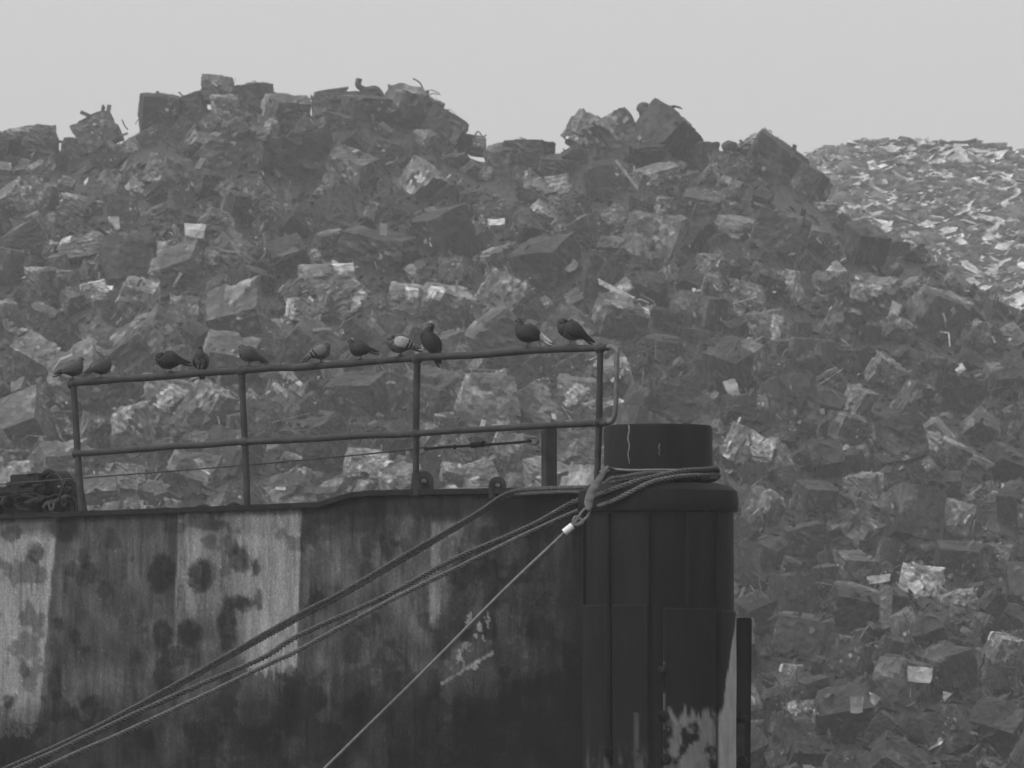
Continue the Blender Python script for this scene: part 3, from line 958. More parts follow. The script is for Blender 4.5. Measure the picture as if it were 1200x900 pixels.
# gunwale strip along the top edge, deck, far side, stern
g = MB()
for i in range(len(gx) - 1):
    p, q = H(gx[i], hull_top(gx[i]), .035), H(gx[i + 1], hull_top(gx[i + 1]), .035)
    pi, qi = p + INW * .16, q + INW * .16
    dz = Vector((0, 0, .036)); up = Vector((0, 0, .012))
    g.add([p - dz, q - dz, q + up, p + up, pi + up, qi + up, pi - dz, qi - dz],
          [(0, 1, 2, 3), (3, 2, 5, 4), (4, 5, 7, 6), (6, 7, 1, 0)])
g.build('gunwale', M_DARKPAINT, barge_root)
S0 = H(-300, 700); S0.z = 0; S1 = Vector((DC.x - .3, DC.y, 0)) + INW * .1
far_bow = DC + Vector((.45, .3, 0)); far_end = Vector((-3.5, 84, 0))
dz = zrow(577) - .02
deck = MB()
left_z = H(-300, 618).z - .06
pts = [S0 + INW * .06, H(640, 700) + INW * .06, DC.copy(), far_bow.copy(), far_end.copy()]
zs = [left_z, dz - .05, dz - .02, dz, left_z]
for p, z in zip(pts, zs): p.z = z
deck.add(pts + [p - Vector((0, 0, .05)) for p in pts], [(0, 1, 2, 3, 4), (9, 8, 7, 6, 5)])
deck.build('deck', M_DECK, barge_root)
fw = MB()
for a_, c_ in ((far_bow, far_end), (far_end, S0 + INW * .05)):
    n_ = 12
    vs = []
    for k in range(n_ + 1):
        q = a_.lerp(c_, k / n_)
        vs += [Vector((q.x, q.y, left_z - .03)), Vector((q.x, q.y, -.6))]
    fw.add(vs, [(2 * k, 2 * k + 1, 2 * k + 3, 2 * k + 2) for k in range(n_)])
fw.build('far_plating', M_DARKPAINT, barge_root)

# bow drum: flange cap, upper shell, ribs, lower sleeve plates
z_fb, z_ft = zrow(600), zrow(569)
z_split = zrow(711)
d = MB(); d.lathe(DC, [(RD * .6, z_fb - .01), (RD, z_fb - .01), (RD, z_split - .03), (RD * .96, z_split - .2), (RD * .96, -.6)], n=96, wob=.006)
sharp(d.build('bow_shell', M_DRUM, barge_root))
d = MB(); d.lathe(DC, [(RD, z_fb), (RF + .002, z_fb), (RF + .012, z_fb + .03), (RF + .012, z_ft - .12), (RF, z_ft - .05), (RF - .06, z_ft - .005), (RB + .02, z_ft + .02), (.0, z_ft + .02)], n=96, wob=.008)
sharp(d.build('bow_flange', M_DRUM, barge_root), 30)
def ang_at(px, rad):
    s_ = max(-1, min(1, ((px - 771.5) * MPP) / rad))
    return math.asin(s_)          # 0 = towards the camera, + = right
def rib(px, py0, py1, w, out, rad):
    a = ang_at(px, rad)
    c = Vector((DC.x + rad * math.sin(a), DC.y - rad * math.cos(a), (zrow(py0) + zrow(py1)) / 2))
    m = MB(); m.box(c, (w, out * 2, abs(zrow(py0) - zrow(py1))), Euler((0, 0, a)).to_matrix(), bev=.006)
    return m.build('bow_rib', M_DRUM, barge_root)
for x in (713, 757, 802, 838): rib(x, 603, 709, .035, .035, RD)
rib(686, 603, 709, .03, .03, RD)
# sleeve plates: arcs of the lower stage
m_, nt, b = nodes_of('bow_plate_paint')
a2 = N(nt, 'ShaderNodeAttribute', attribute_name='paint')
tc = nt.nodes.new('ShaderNodeTexCoord'); n1 = N(nt, 'ShaderNodeTexNoise', Scale=14.0, Detail=8.0, Roughness=.7)
mp = nt.nodes.new('ShaderNodeMapping'); mp.inputs['Scale'].default_value = (1, 1, .25)
nt.links.new(tc.outputs['Object'], mp.inputs[0]); nt.links.new(mp.outputs[0], n1.inputs['Vector'])
v = mul(nt, a2.outputs['Fac'], ramp(nt, n1.outputs[0], [(.3, .7), (.7, 1.3)]))
nt.links.new(v, b.inputs['Base Color']); b.inputs['Roughness'].default_value = .6; b.inputs['Specular IOR Level'].default_value = .08
bp = N(nt, 'ShaderNodeBump', Strength=.6, Distance=.012); nt.links.new(n1.outputs[0], bp.inputs['Height']); nt.links.new(bp.outputs[0], b.inputs['Normal'])
M_PLATE = m_
def sleeve(x0, x1, ytop, rad, kind, th=.05, ybot=940):
    a0, a1 = ang_at(x0, rad), ang_at(x1, rad)
    na = max(6, int((a1 - a0) / .03)); z0 = zrow(ytop); z1 = zrow(ybot)
    nz = 130
    vs, al = [], []
    for j in range(nz + 2):
        z = z0 + (z1 - z0) * min(j, nz) / nz if j <= nz else -.6
        py = ytop + (ybot - ytop) * min(j, nz) / nz
        for i in range(na + 1):
            a = a0 + (a1 - a0) * i / na
            edge = min(i, na - i) / na
            rr = rad - (.018 if edge == 0 else 0) - (.012 if j == 0 else 0) + .006 * mn.noise(Vector((a * 4, z * 2, 1)))
            vs.append(Vector((DC.x + rr * math.sin(a), DC.y - rr * math.cos(a), z)))
            px = 771.5 + rad * math.sin(a) / MPP
            al.append((px, py))
    al = np.array(al); X, Y = al[:, 0], al[:, 1]
    v0 = .009 * (1 + .5 * (fbm(X * .2, Y * .01, 5) - .5)) * (1 + .5 * (fbm(X * .05, Y * .05, 6) - .5))
    if kind == 'center':
        lim = 836 + 30 * (fbm(X * .12, Y * 0, 7) - .5) + 18 * (fbm(X * .5, Y * 0, 9) - .5)
        k = sst(Y - lim, -4, 6) * sst(fbm(X * .09, Y * .05, 12), .34, .52)
        v0 = v0 + (.19 * (1 + .5 * (fbm(X * .3, Y * .03, 13) - .5)) - v0) * k * .85
        k = (X < 783) & (Y > 770) & (Y < 860) & (fbm(X * .5, Y * .05, 15) > .55); v0 = np.where(k, .09, v0)
    if kind == 'right':
        lim = 782 - (X - 852) * 6 + 24 * (fbm(X * .5, Y * 0, 17) - .5)
        k = sst(Y - lim, -6, 5); v0 = v0 + (.31 - v0) * k
    if kind == 'left':
        k = (np.abs(X - 743) < 3.5) & (Y > 835) & (fbm(X * .3, Y * .05, 19) > .4); v0 = np.where(k, .05, v0)
        k = sst(Y, 862, 900) * sst(fbm(X * .25, Y * .03, 20), .45, .62); v0 = v0 + (.05 - v0) * k
    me = bpy.data.meshes.new('bow_plate')
    n1_ = len(vs)
    inner = [Vector((DC.x + (v.x - DC.x) * (1 - th / rad), DC.y + (v.y - DC.y) * (1 - th / rad), v.z)) for v in vs]
    fs = []
    w_ = na + 1
    for j in range(nz + 1):
        for i in range(na):
            a = j * w_ + i; fs.append((a, a + w_, a + w_ + 1, a + 1))
    for i in range(na): fs.append((i, i + 1, n1_ + i + 1, n1_ + i))
    for j in range(nz + 1):
        for e in (0, na):
            a = j * w_ + e; fs.append((a, a + w_, n1_ + a + w_, n1_ + a))
    me.from_pydata(vs + inner, [], fs)
    at = me.attributes.new('paint', 'FLOAT', 'POINT'); at.data.foreach_set('value', np.concatenate([v0, v0 * 0 + .03]).astype(np.float32))
    me.materials.append(M_PLATE)
    o = bpy.data.objects.new('bow_plate', me); COL.objects.link(o); o.parent = barge_root
    o.matrix_parent_inverse = Matrix.Translation(-Vector(barge_root.location))
    sharp(o, 40)
    return o
sleeve(682, 712, 709, RL, 'left'); sleeve(714.5, 759, 709, RL, 'left'); sleeve(775, 838, 713, RL, 'center'); sleeve(842, 862.3, 716, RL, 'right')
for (x, y, r_) in ((773, 785, 5), (775, 838, 6.5), (777, 888, 7), (712, 880, 6)):
    a = ang_at(x, RL); c = Vector((DC.x + RL * math.sin(a), DC.y - RL * math.cos(a), zrow(y)))
    m = MB(); m.lathe(c, [(0, .07), (r_ * MPP * .6, .065), (r_ * MPP, .03), (r_ * MPP, -.05)], n=12, axis=(math.sin(a), -math.cos(a), 0))
    sharp(m.build('bolt', M_MACH, barge_root))

# bollard on top
bol = thing('bollard', (DC.x, DC.y, z_ft + .02), 'big dark round mooring bollard on the bow with a white drip down it', 'bollard')
zb0, zb1 = z_ft + .025, zrow(499)
m = MB(); m.lathe(DC, [(RB - .02, zb0), (RB, zb0 + .01), (RB + .002, zb1 - .03), (RB - .012, zb1), (RB - .05, zb1 + .004), (0, zb1 + .004)], n=96, wob=.006)
sharp(m.build('bollard_drum', M_DRUM, bol))
def drip(px, y0, y1, w):
    m = MB(); pts = []
    for k in range(12):
        py = y0 + (y1 - y0) * k / 11; x = px + .8 * math.sin(k * 1.3)
        a = ang_at(x, RB); pts.append(Vector((DC.x + (RB + .004) * math.sin(a), DC.y - (RB + .004) * math.cos(a), zrow(py))))
    m.tube(pts, [w * (1 - .05 * k) for k in range(12)], n=6)
    m.build('dropping_streak', M_STREAK, bol)
M_STREAK = grey_mat('white_droppings', .24, rough=.9, var=.3, scale=30)
drip(736, 500, 545, .0062); drip(771, 522, 536, .003)

# timber fender on the far side of the bow
fd = thing('timber_fender', P(872, 900, 50.9), 'dark tarred timber fender leaning upright against the right of the bow drum', 'fender')
pt, pb = P(872, 724, 51.0), P(869, 1010, 51.0)
ax = (pb - pt); L = ax.length; mid = (pt + pb) / 2
rotm = Vector((0, 0, 1)).rotation_difference(-ax.normalized()).to_matrix()
m = MB(); m.box(mid, (17 * MPP, .3, L), rotm, bev=.01); m.build('timber', M_TIMBER, fd)
for y, r_ in ((841, 6), (891, 6)):
    m = MB(); c = P(870, y, 50.84); m.lathe(c, [(0, .06), (r_ * MPP * .7, .055), (r_ * MPP, .02), (r_ * MPP, -.02)], n=12, axis=(0, -1, 0)); sharp(m.build('bolt', M_MACH, fd))
m = MB(); m.box(P(868, 870, 50.83), (9 * MPP, .02, 45 * MPP), rotm); m.build('worn_patch', M_MACHP, fd)

# ------------------------------------------------------------------ railing
RO = -.12       # set back from the side
def RP(px, py): return H(px, py, RO)
rail = thing('railing', RP(90, 600), 'two-bar pipe railing with four posts along the barge deck edge', 'railing')
pr = 4.1 / F
def rr(px): return pr * RP(px, 500).y
def tube_px(pts, rpx, name, mat, parent, n=12, conv=RP, smooth=True, cr=0):
    if cr: pts = [tuple(c) for c in crom(pts, cr)]
    m = MB(); v = [conv(*p) for p in pts]
    if name in ('top_rail', 'mid_rail', 'post'):
        v = [q + Vector((0, 0, .010 * mn.noise(q * 1.7))) for q in v]
        m.tube(v, [rpx / F * q.y * (1 + .14 * mn.noise(q * 5)) for q in v], n=n)
    else: m.tube(v, [rpx / F * q.y for q in v], n=n)
    o = m.build(name, mat, parent, smooth=smooth)
    return sharp(o, 50)
def ty(px): return float(np.interp(px, [83, 204, 283, 380, 488, 600, 700], [449, 440, 433.5, 428.5, 419.5, 412.5, 407]))
def my(px): return float(np.interp(px, [90, 286, 488, 600, 700], [531.5, 518, 508, 501, 495.5]))
tube_px([(x, ty(x)) for x in np.linspace(84, 704, 22)] + [(712, 406.5)], 4.2, 'top_rail', M_RAIL, rail)
tube_px([(x, my(x)) for x in np.linspace(91, 702, 22)] + [(713, 495)], 3.7, 'mid_rail', M_RAIL, rail)
tube_px([(712, 406.5), (718, 407), (722.5, 411), (723, 418), (722.5, 450), (721.5, 478), (720, 488), (717, 493.5), (711, 495)], 3.0, 'end_loop', M_RAILPALE, rail, cr=4)
tube_px([(721, 418), (721, 478)], 1.3, 'end_wire', M_MACH, rail)
for pts in ([(86, 449), (88.5, 490), (91, 532), (94, 575), (97.5, 612)], [(283, 433), (285, 480), (287, 518), (289, 560), (290, 606)],
            [(489, 420), (488, 470), (487.5, 508), (487.5, 550), (483, 590)], [(703.5, 407), (703, 440), (702, 495), (700.5, 540), (699, 588)]):
    tube_px(pts, 4.1, 'post', M_RAIL, rail)
def ball(px, py, r, name='rail_fitting', conv=RP, mat=M_RAIL, parent=None, tall=1.0):
    c = conv(px, py); r = r / F * c.y
    bm = bmesh.new(); bmesh.ops.create_uvsphere(bm, u_segments=16, v_segments=10, radius=r)
    for v in bm.verts: v.co.z *= tall
    bm.verts.index_update(); m = MB(); m.add([c + v.co for v in bm.verts], [[v.index for v in f.verts] for f in bm.faces]); bm.free()
    return m.build(name, mat, parent or rail, smooth=True)
for x in (85, 283, 488.5, 703): ball(x, ty(x) + 1.5, 6.2, tall=1.1)
for x in (90.5, 287, 487.5, 702): ball(x, my(x), 6.6, tall=.95)

# thin wire from the winch, with turnbuckle and shackle, to the short post
wr = thing('stay_wire', RP(487, 530), 'thin sagging wire stretched behind the railing to a turnbuckle by the short post', 'wire')
WO = lambda px, py: H(px, py, RO - .12)
tube_px([(-60, 572), (60, 563), (97, 560), (190, 553), (290, 545), (390, 536), (470, 528), (500, 524)], .85, 'wire', M_RAIL, wr, n=6, conv=WO, cr=4)
tube_px([(487, 535), (505, 526), (520, 524.5)], 1.1, 'wire_tail', M_WIRE, wr, n=6, conv=WO)
tube_px([(498, 526), (520, 524), (545, 522.5), (600, 519), (622, 517)], 1.7, 'tension_rod', M_MACH, wr, n=8, conv=WO)
ball(533, 523.5, 3, 'rod_knot', WO, M_MACH, wr); 
tube_px([(553, 521.5), (558, 521), (561, 520.5), (567, 520)], 3.8, 'turnbuckle', M_MACH, wr, n=10, conv=WO)
tube_px([(618, 514.5), (626, 512.5), (630, 515), (630, 519), (626, 521), (618, 519)], 1.5, 'shackle', M_RAILPALE, wr, n=8, conv=WO, cr=4)

pst = thing('short_post', H(644, 575, -.3), 'short square dark timber post beside the right end of the railing', 'post')
p0, p1 = H(644, 497.5, -.35), H(643, 590, -.35)
m = MB(); mid = (p0 + p1) / 2
m.box(mid, (17.5 * p0.y / F * .82, 17.5 * p0.y / F * .82, (p0 - p1).length), Euler((0, 0, R(28))).to_matrix(), bev=.008)
m.build('post_shaft', M_RAIL, pst)
m = MB(); m.box(p1 + Vector((0, 0, .1)), (.3, .3, .03), bev=.005); m.build('foot_plate', M_RAIL, pst)

# deck fittings
def padeye(px, py, r, label):
    c = H(px, py, -.02); rad = r / F * c.y
    t = thing('padeye', c, label, 'padeye')
    m = MB(); n = 20; th = .05; out = []
    ang = [math.pi * k / n for k in range(n + 1)]
    loop = [(math.cos(a) * rad, math.sin(a) * rad) for a in ang] + [(-rad, -rad * 1.4), (rad, -rad * 1.4)]
    hole = [(math.cos(2 * math.pi * k / len(loop)) * rad * .3, math.sin(2 * math.pi * k / len(loop)) * rad * .3) for k in range(len(loop))]
    nl = len(loop)
    vs = []
    for s_ in (-th / 2, th / 2):
        for ring in (loop, hole):
            for (x, z) in ring: vs.append(c + Vector((x, -s_, z)))
    fs = []
    for k in range(nl):
        k2 = (k + 1) % nl
        fs += [(k, k2, nl + k2, nl + k), (2 * nl + k2, 2 * nl + k, 3 * nl + k, 3 * nl + k2), (k2, k, 2 * nl + k, 2 * nl + k2), (nl + k, nl + k2, 3 * nl + k2, 3 * nl + k)]
    m.add(vs, fs); sharp(m.build('eye_plate', M_RAIL, t), 30)
    m = MB(); m.lathe(c + Vector((0, -.03, 0)), [(rad * .28, 0), (rad * .42, .0), (rad * .42, .015), (rad * .28, .015)], n=18, axis=(0, -1, 0)); sharp(m.build('hole_rim', M_MACH, t))
padeye(496.5, 564, 12, 'round-topped steel eye plate at the foot of the third railing post')
padeye(583, 569, 10.5, 'smaller round eye plate at the right end of the pale deck pipe')
dp = MB(); v = [H(x, y, .0) for x, y in ((480, 577.5), (530, 575.5), (577, 574))]; dp.tube(v, .026, n=12)
o = sharp(dp.build('deck_pipe', M_RAILPALE)); tag(o, 'pale pipe lying along the deck edge between two round eye plates', 'pipe')
for (x, y, lab) in ((238, 594, 'small dark rounded cap on the deck edge left of the second post'), (274, 592, 'small dark rounded cap on the deck edge beside the second post')):
    m = MB(); c = H(x, y + 3, -.18); c.z -= .02; m.lathe(c, [(.075, -.12), (.075, .02), (.062, .055), (.03, .075), (0, .08)], n=20)
    o = sharp(m.build('deck_stud', M_MACH)); tag(o, lab, 'deck cap', 'caps on the deck edge')

# ------------------------------------------------------------------ winch at the left
WN = -1.0
def W(px, py, dd=0): return H(px, py, WN + dd)
wx0 = W(60, 600)
win = thing('deck_winch', wx0, 'greasy black anchor winch with a round wheel at the left end of the deck', 'winch')
pw = wx0.y / F
Z3 = Matrix((dirh, -nrm, Vector((0, 0, 1)))).transposed()
def wbox(x0, x1, y0, y1, depth, name, mat=M_MACH, dd=0, bev=.012):
    c = (W(x0, y0, dd) + W(x1, y1, dd)) / 2; a, b_ = W(x0, y0, dd), W(x1, y1, dd)
    m = MB(); m.box(c, (Vector((a.x - b_.x, a.y - b_.y, 0)).length, depth, abs(a.z - b_.z)), Z3, bev=bev)
    return m.build(name, mat, win)
wbox(-50, 88, 574, 606, .2, 'bed_plate')
wbox(16, 62, 565, 580, .2, 'gear_case', dd=.04)
wbox(21, 56, 556.5, 565.5, .2, 'gear_cover', dd=.06)
wbox(-40, 3, 576, 604, .2, 'side_frame', dd=.1)
wbox(-6, 58, 573, 577, .1, 'lid_edge', dd=.16)
c = W(63, 580, .07)
m = MB(); rw = 30 * pw
m.lathe(c, [(rw * .86, -.1), (rw, -.1), (rw, .06), (rw * .86, .06), (rw * .86, -.1)], n=56, axis=nrm); sharp(m.build('brake_wheel', M_MACH, win))
m = MB(); m.lathe(c, [(0, .02), (rw * .84, .02), (rw * .84, -.02), (0, -.02)], n=40, axis=nrm); sharp(m.build('wheel_disc', M_MACH, win))
m = MB(); m.lathe(W(63, 580, .15), [(rw * .80, 0), (rw * .84, 0), (rw * .84, .012), (rw * .80, .012)], n=56, axis=nrm, a0=0, a1=2 * math.pi); m.build('wheel_rim_line', M_MACHP, win)
for k, (x, y, rx) in enumerate(((60, 592, 7), (75, 588, 6))):
    m = MB(); m.lathe(W(x, y, .25), [(rx * pw * .4, .0), (rx * pw, 0), (rx * pw, -.12), (0, -.12)], n=20, axis=nrm); sharp(m.build('roller', M_MACHP if k == 0 else M_MACH, win))
tube_px([(52, 595, ), (56, 590), (66, 588), (72, 584), (80, 582)], 3.0, 'hose', M_MACHP, win, conv=lambda a, b_: W(a, b_, .22), cr=4)
tube_px([(-20, 583), (10, 582), (40, 579), (56, 583), (66, 580), (84, 584)], 1.4, 'pipe_line', M_MACH, win, conv=lambda a, b_: W(a, b_, .22), cr=4)
for x in (78, 84, 90):
    tube_px([(x, 583), (x + 1, 604)], 2.2, 'bolt_rod', M_MACH, win, conv=lambda a, b_: W(a, b_, .2))
m = MB(); rc = 9 * pw
for k in range(4):
    cc = W(30, 590, .24); m.tube([cc + dirh * math.cos(a) * rc * (1 + .08 * k) * 1.7 + Vector((0, 0, 1)) * (math.sin(a) * rc * .5 + .02 * k - .03) + nrm * .03 * math.sin(a * 2 + k) for a in np.linspace(0, 6.28, 26)], .016, n=7)
m.build('rope_coil', M_TIMBER, win, smooth=True)
for (x, y, rx, ry, dd) in ((12, 571, 6, 4, .1), (28, 569, 5, 4, .17), (45, 572, 7, 5, .17), (50, 586, 8, 6, .2), (8, 588, 6, 8, .2), (80, 574, 4, 5, .17), (22, 580, 9, 4, .2), (40, 556, 8, 3, .1)):
    m = MB(); bm = bmesh.new(); bmesh.ops.create_icosphere(bm, subdivisions=2, radius=1)
    for v in bm.verts:
        q = v.co * (1 + .4 * mn.noise(v.co * 1.5 + Vector((x, y, 0)))); v.co = Vector((q.x * rx * pw * 1.2, q.y * .09, q.z * ry * pw))
    bm.verts.index_update(); cc = W(x, y, dd); m.add([cc + v.co for v in bm.verts], [[v.index for v in f.verts] for f in bm.faces]); bm.free()
    m.build('casting_lug', M_MACH, win)
m = MB(); m.tube([W(70, 585, .24), W(76, 566, .24), W(79, 561, .24)], .014, n=8); m.build('brake_lever', M_MACHP, win, smooth=True)
# sloping brace to the right
m = MB(); q = [W(86, 572, .0), W(96, 562, .0), W(104, 606, .0), W(80, 606, .0)]
vs = q + [p + nrm * .06 for p in q]
m.add(vs, [(3, 2, 1, 0), (4, 5, 6, 7), (0, 1, 5, 4), (1, 2, 6, 5), (2, 3, 7, 6), (3, 0, 4, 7)]); m.build('brace_plate', M_MACH, win)
for (x, y) in ((62, 582), (70, 571), (30, 580)):
    m = MB(); m.lathe(W(x, y, .2), [(0, .03), (.014, .02), (.018, 0)], n=8, axis=nrm); sharp(m.build('bolt', M_RAILPALE, win))

# ------------------------------------------------------------------ ropes
def twisted(pts, r, name, mat, label, cat='mooring rope', group=None, strands=3, pitch=.11, step=.013):
    """laid rope along a smooth line"""
    ps = [Vector(p) for p in crom([tuple(p) for p in pts], 10)]
    L = [0]
    for a, b_ in zip(ps, ps[1:]): L.append(L[-1] + (b_ - a).length)
    tot = L[-1]; n = int(tot / step)
    Pn = np.array([tuple(p) for p in ps]); Ln = np.array(L)
    S = np.linspace(0, tot, n)
    C = np.stack([np.interp(S, Ln, Pn[:, k]) for k in range(3)], 1)
    ker = np.ones(9) / 9
    Cs = C.copy()
    for k in range(3): Cs[4:-4, k] = np.convolve(C[:, k], ker, 'valid')
    C = Cs
    T = np.gradient(C, axis=0); T /= np.linalg.norm(T, axis=1)[:, None] + 1e-12
    up = np.array([.31, .2, 1.0]); U = np.cross(T, up); U /= np.linalg.norm(U, axis=1)[:, None] + 1e-12
    V = np.cross(T, U)
    m = MB()
    k6 = 6
    wear = 1 + .1 * np.sin(S * 3.7) + .06 * np.sin(S * 11.3)
    for s_ in range(strands):
        ph = 2 * math.pi * s_ / strands + 2 * math.pi * S / pitch
        ctr = C + (U * np.cos(ph)[:, None] + V * np.sin(ph)[:, None]) * (r * .62 * wear)[:, None]
        sr = r * .50
        vs = np.zeros((n, k6, 3))
        for k in range(k6):
            a = 2 * math.pi * k / k6
            vs[:, k] = ctr + (U * math.cos(a) + V * math.sin(a)) * sr
        vs = vs.reshape(-1, 3)
        i = np.arange((n - 1))[:, None] * k6; kk = np.arange(k6)[None]
        fs = np.stack([i + kk, i + (kk + 1) % k6, i + k6 + (kk + 1) % k6, i + k6 + kk], -1).reshape(-1, 4)
        m.add(vs.tolist(), fs.tolist())
    o = m.build(name, mat, smooth=True)
    return tag(o, label, cat, group)
def around(a_deg, rad, z):
    a = R(a_deg); return Vector((DC.x + rad * math.sin(a), DC.y - rad * math.cos(a), z))
def FRONT(px, py, rad):
    a = ang_at(px, rad); v = Vector((DC.x + rad * math.sin(a), DC.y - rad * math.cos(a), 0)); return P(px, py, v.y)
def wrap(rad, y_left, y_mid, y_right):
    """front leg from the left over the face of the bollard, round the back and home to the left side"""
    z1, z2, z3 = zrow(y_left), zrow(y_mid), zrow(y_right)
    pts = []
    for a, z in ((-60, z1), (-35, z1 * .6 + z2 * .4), (-10, z2), (20, z2 * .45 + z3 * .55), (50, z3 - .005), (80, z3), (115, z3 - .01), (150, z3 - .03), (180, z3 - .06),
                 (215, z3 - .09), (250, (z3 + z1) / 2 - .03), (280, z1)):
        pts.append(around(a, rad, z))
    return pts
GR = 'mooring ropes from the bow bollard'
def eye(front, back_row):
    """an eye round the bollard: back leg first, then the front leg given as (column, row, radius) from right to left"""
    zb = zrow(back_row)
    return [around(a, RB + .03, zb + dz_) for a, dz_ in ((-75, -.01), (-110, 0), (-150, .01), (180, .02), (145, .02), (110, .02))] + [FRONT(x, y, r) for x, y, r in front]
def lead(pts, Ys):
    return [P(x, y, Y) for (x, y), Y in zip(pts, Ys)]
# far ends: down left towards a mooring out of the picture
def tail_pts(row_pts, y_start, y_slope=-.012):
    return [P(x, y, y_start + (600 - x) * y_slope * .5) for x, y in row_pts]
r1 = .0175
gl = zrow(569)
# upper pair (over the deck edge at 600,576)
for k, (dy, dx, lab) in enumerate(((0, 0, 'upper strand of the twin mooring rope that drops over the deck edge farthest left'), (5.2, 2, 'lower strand of the twin mooring rope that drops over the deck edge farthest left'))):
    start = wrap(RB + .025 + .01 * k, 566 - k * 4, 558 - 2 * k, 552 + k * 9)[::-1]
    lead1 = [P(708, 566 + dy * .8, 50.1), P(690, 570 + dy, 50.35), P(650, 571.5 + dy * .9, 50.75), P(612, 573.5 + dy, 51.05), P(598 - dx, 577 + dy, 51.05), P(585 - dx, 583 + dy, 51.0)]
    t_ = tail_pts([(554 - dx, 604 + dy), (480, 647 + dy), (400, 694 + dy), (350, 720 + dy), (256, 773 + dy * .9), (171, 821 + dy * .8), (100, 858 + dy * .6), (21, 894 + dy * .5), (-150, 968 + dy * .5), (-500, 1100), (-900, 1230)], 50.9)
    lead1[-1] = P(585 - dx, 583 + dy, 50.95)
    twisted(start + lead1 + t_, .0175, 'mooring_rope', M_ROPE, lab, group=GR, pitch=.10)
s2 = eye([(840, 550, RB + .05), (825, 550.5, RB + .05), (800, 552, RB + .06), (775, 557, RB + .10), (752, 562, RB + .17)], 560)
l2 = [FRONT(730, 569, RF + .01), FRONT(708, 577, RF + .03), P(690, 583, 50.0)]
t2 = tail_pts([(675, 587), (620, 617), (531, 656), (455, 697), (350, 745), (310, 770), (240, 800), (171, 831), (100, 864), (40, 892), (-150, 975), (-500, 1110), (-900, 1250)], 50.1)
twisted(s2 + l2 + t2, .0225, 'mooring_rope', M_ROPE, 'thick dark middle mooring rope running under the upper twin rope', group=GR, pitch=.13)
s3 = eye([(842, 557, RB + .05), (825, 557, RB + .06), (800, 558, RB + .09), (780, 561, RB + .14), (762, 565, RB + .2)], 564)
l3 = [FRONT(742, 575, RF + .03), FRONT(720, 586, RF + .035), P(700, 593, 49.9)]
t3 = tail_pts([(682, 597), (614, 627), (539, 664), (455, 705), (350, 762), (320, 776), (228, 820), (153, 855), (60, 896), (-120, 985), (-480, 1130), (-880, 1280)], 50.0)
twisted(s3 + l3 + t3, .020, 'mooring_rope', M_ROPEP, 'lowest and palest of the mooring ropes across the hull', group=GR, pitch=.12)

# wire cable with ferrule, thimble and canvas-sleeved loop
cab = thing('wire_cable', P(668, 618, 49.6), 'straight thin wire cable with a white ferrule running down left across the hull', 'cable')
CP = lambda px, py, Y=49.55: P(px, py, Y)
tube_px([(664, 622), (590, 692), (500, 783), (383, 898), (250, 1030), (100, 1180)], 1.9, 'cable', M_WIRE, cab, n=8, conv=lambda a, b_: P(a, b_, 49.6 - (664 - a) * .002), cr=4)
tube_px([(661, 624), (671, 616)], 4.2, 'ferrule', M_FERRULE, cab, n=12, conv=CP)
tube_px([(671, 616), (679, 613), (688, 606), (691, 600), (688, 596), (683, 599), (676, 609), (671, 616)], 1.8, 'thimble', M_WIRE, cab, n=8, conv=CP, cr=5)
tube_px([(671, 614), (674, 606), (680, 608), (683, 612), (676, 616)], 1.8, 'shackle', M_WIRE, cab, n=8, conv=CP, cr=5)
# sleeve: flattened canvas band going up to the bollard
m = MB(); vs = []
cen = crom([(689, 598), (690, 588), (693, 577), (699, 567), (706, 556), (712, 547)], 6)
for k, (x, y) in enumerate(cen):
    q = k / (len(cen) - 1); wv = (5.2 + 1.6 * math.sin(q * 2.8)) * (1 - .55 * q) if q > .12 else 3 + 20 * q
    Yc = 49.5 + .25 * q
    for s_ in range(10):
        a = 2 * math.pi * s_ / 10
        vs.append(P(x + wv * math.cos(a) * .92, y + wv * math.cos(a) * .4, Yc + .02 * math.sin(a) * (1 + .5 * math.sin(k))))
fs = []
for i in range(len(cen) - 1):
    for s_ in range(10): fs.append((i * 10 + s_, i * 10 + (s_ + 1) % 10, i * 10 + 10 + (s_ + 1) % 10, i * 10 + 10 + s_))
fs += [tuple(range(10)), tuple(range(len(vs) - 10, len(vs)))]
m.add(vs, fs); sharp(m.build('canvas_sleeve', M_STRAP, cab), 50)
m = MB(); m.tube([Vector(c) for c in crom([tuple(P(712, 547, 49.75)), tuple(around(-52, RB + .03, zrow(551)))] + [tuple(around(a, RB + .03, zrow(553))) for a in (-30, 0, 40, 80, 120, 170, 220, 270, 300)], 6)], .012, n=8)
m.build('cable_loop', M_WIRE, cab, smooth=True)

# ------------------------------------------------------------------ pigeons
def loft(spine, n=14, sub=5):
    """spine: (x, z, y, ry_vertical, rx_lateral) -> one closed surface"""
    sp = crom(spine, sub); vs = []
    for i, s_ in enumerate(sp):
        a = sp[max(i - 1, 0)]; b_ = sp[min(i + 1, len(sp) - 1)]
        t = Vector((b_[0] - a[0], b_[2] - a[2], b_[1] - a[1])).normalized()
        lat = Vector((0, 1, 0)); lat = (lat - t * lat.dot(t)).normalized(); upv = lat.cross(t); 
        if upv.z < 0: upv = -upv
        c = Vector((s_[0], s_[2], s_[1]))
        for k in range(n):
            q = 2 * math.pi * k / n
            vs.append(c + lat * math.cos(q) * max(s_[4], .001) + upv * math.sin(q) * max(s_[3], .001))
    fs = []
    for i in range(len(sp) - 1):
        for k in range(n): fs.append((i * n + k, i * n + (k + 1) % n, (i + 1) * n + (k + 1) % n, (i + 1) * n + k))
    fs += [tuple(range(n - 1, -1, -1)), tuple(len(vs) - n + k for k in range(n))]
    return vs, fs
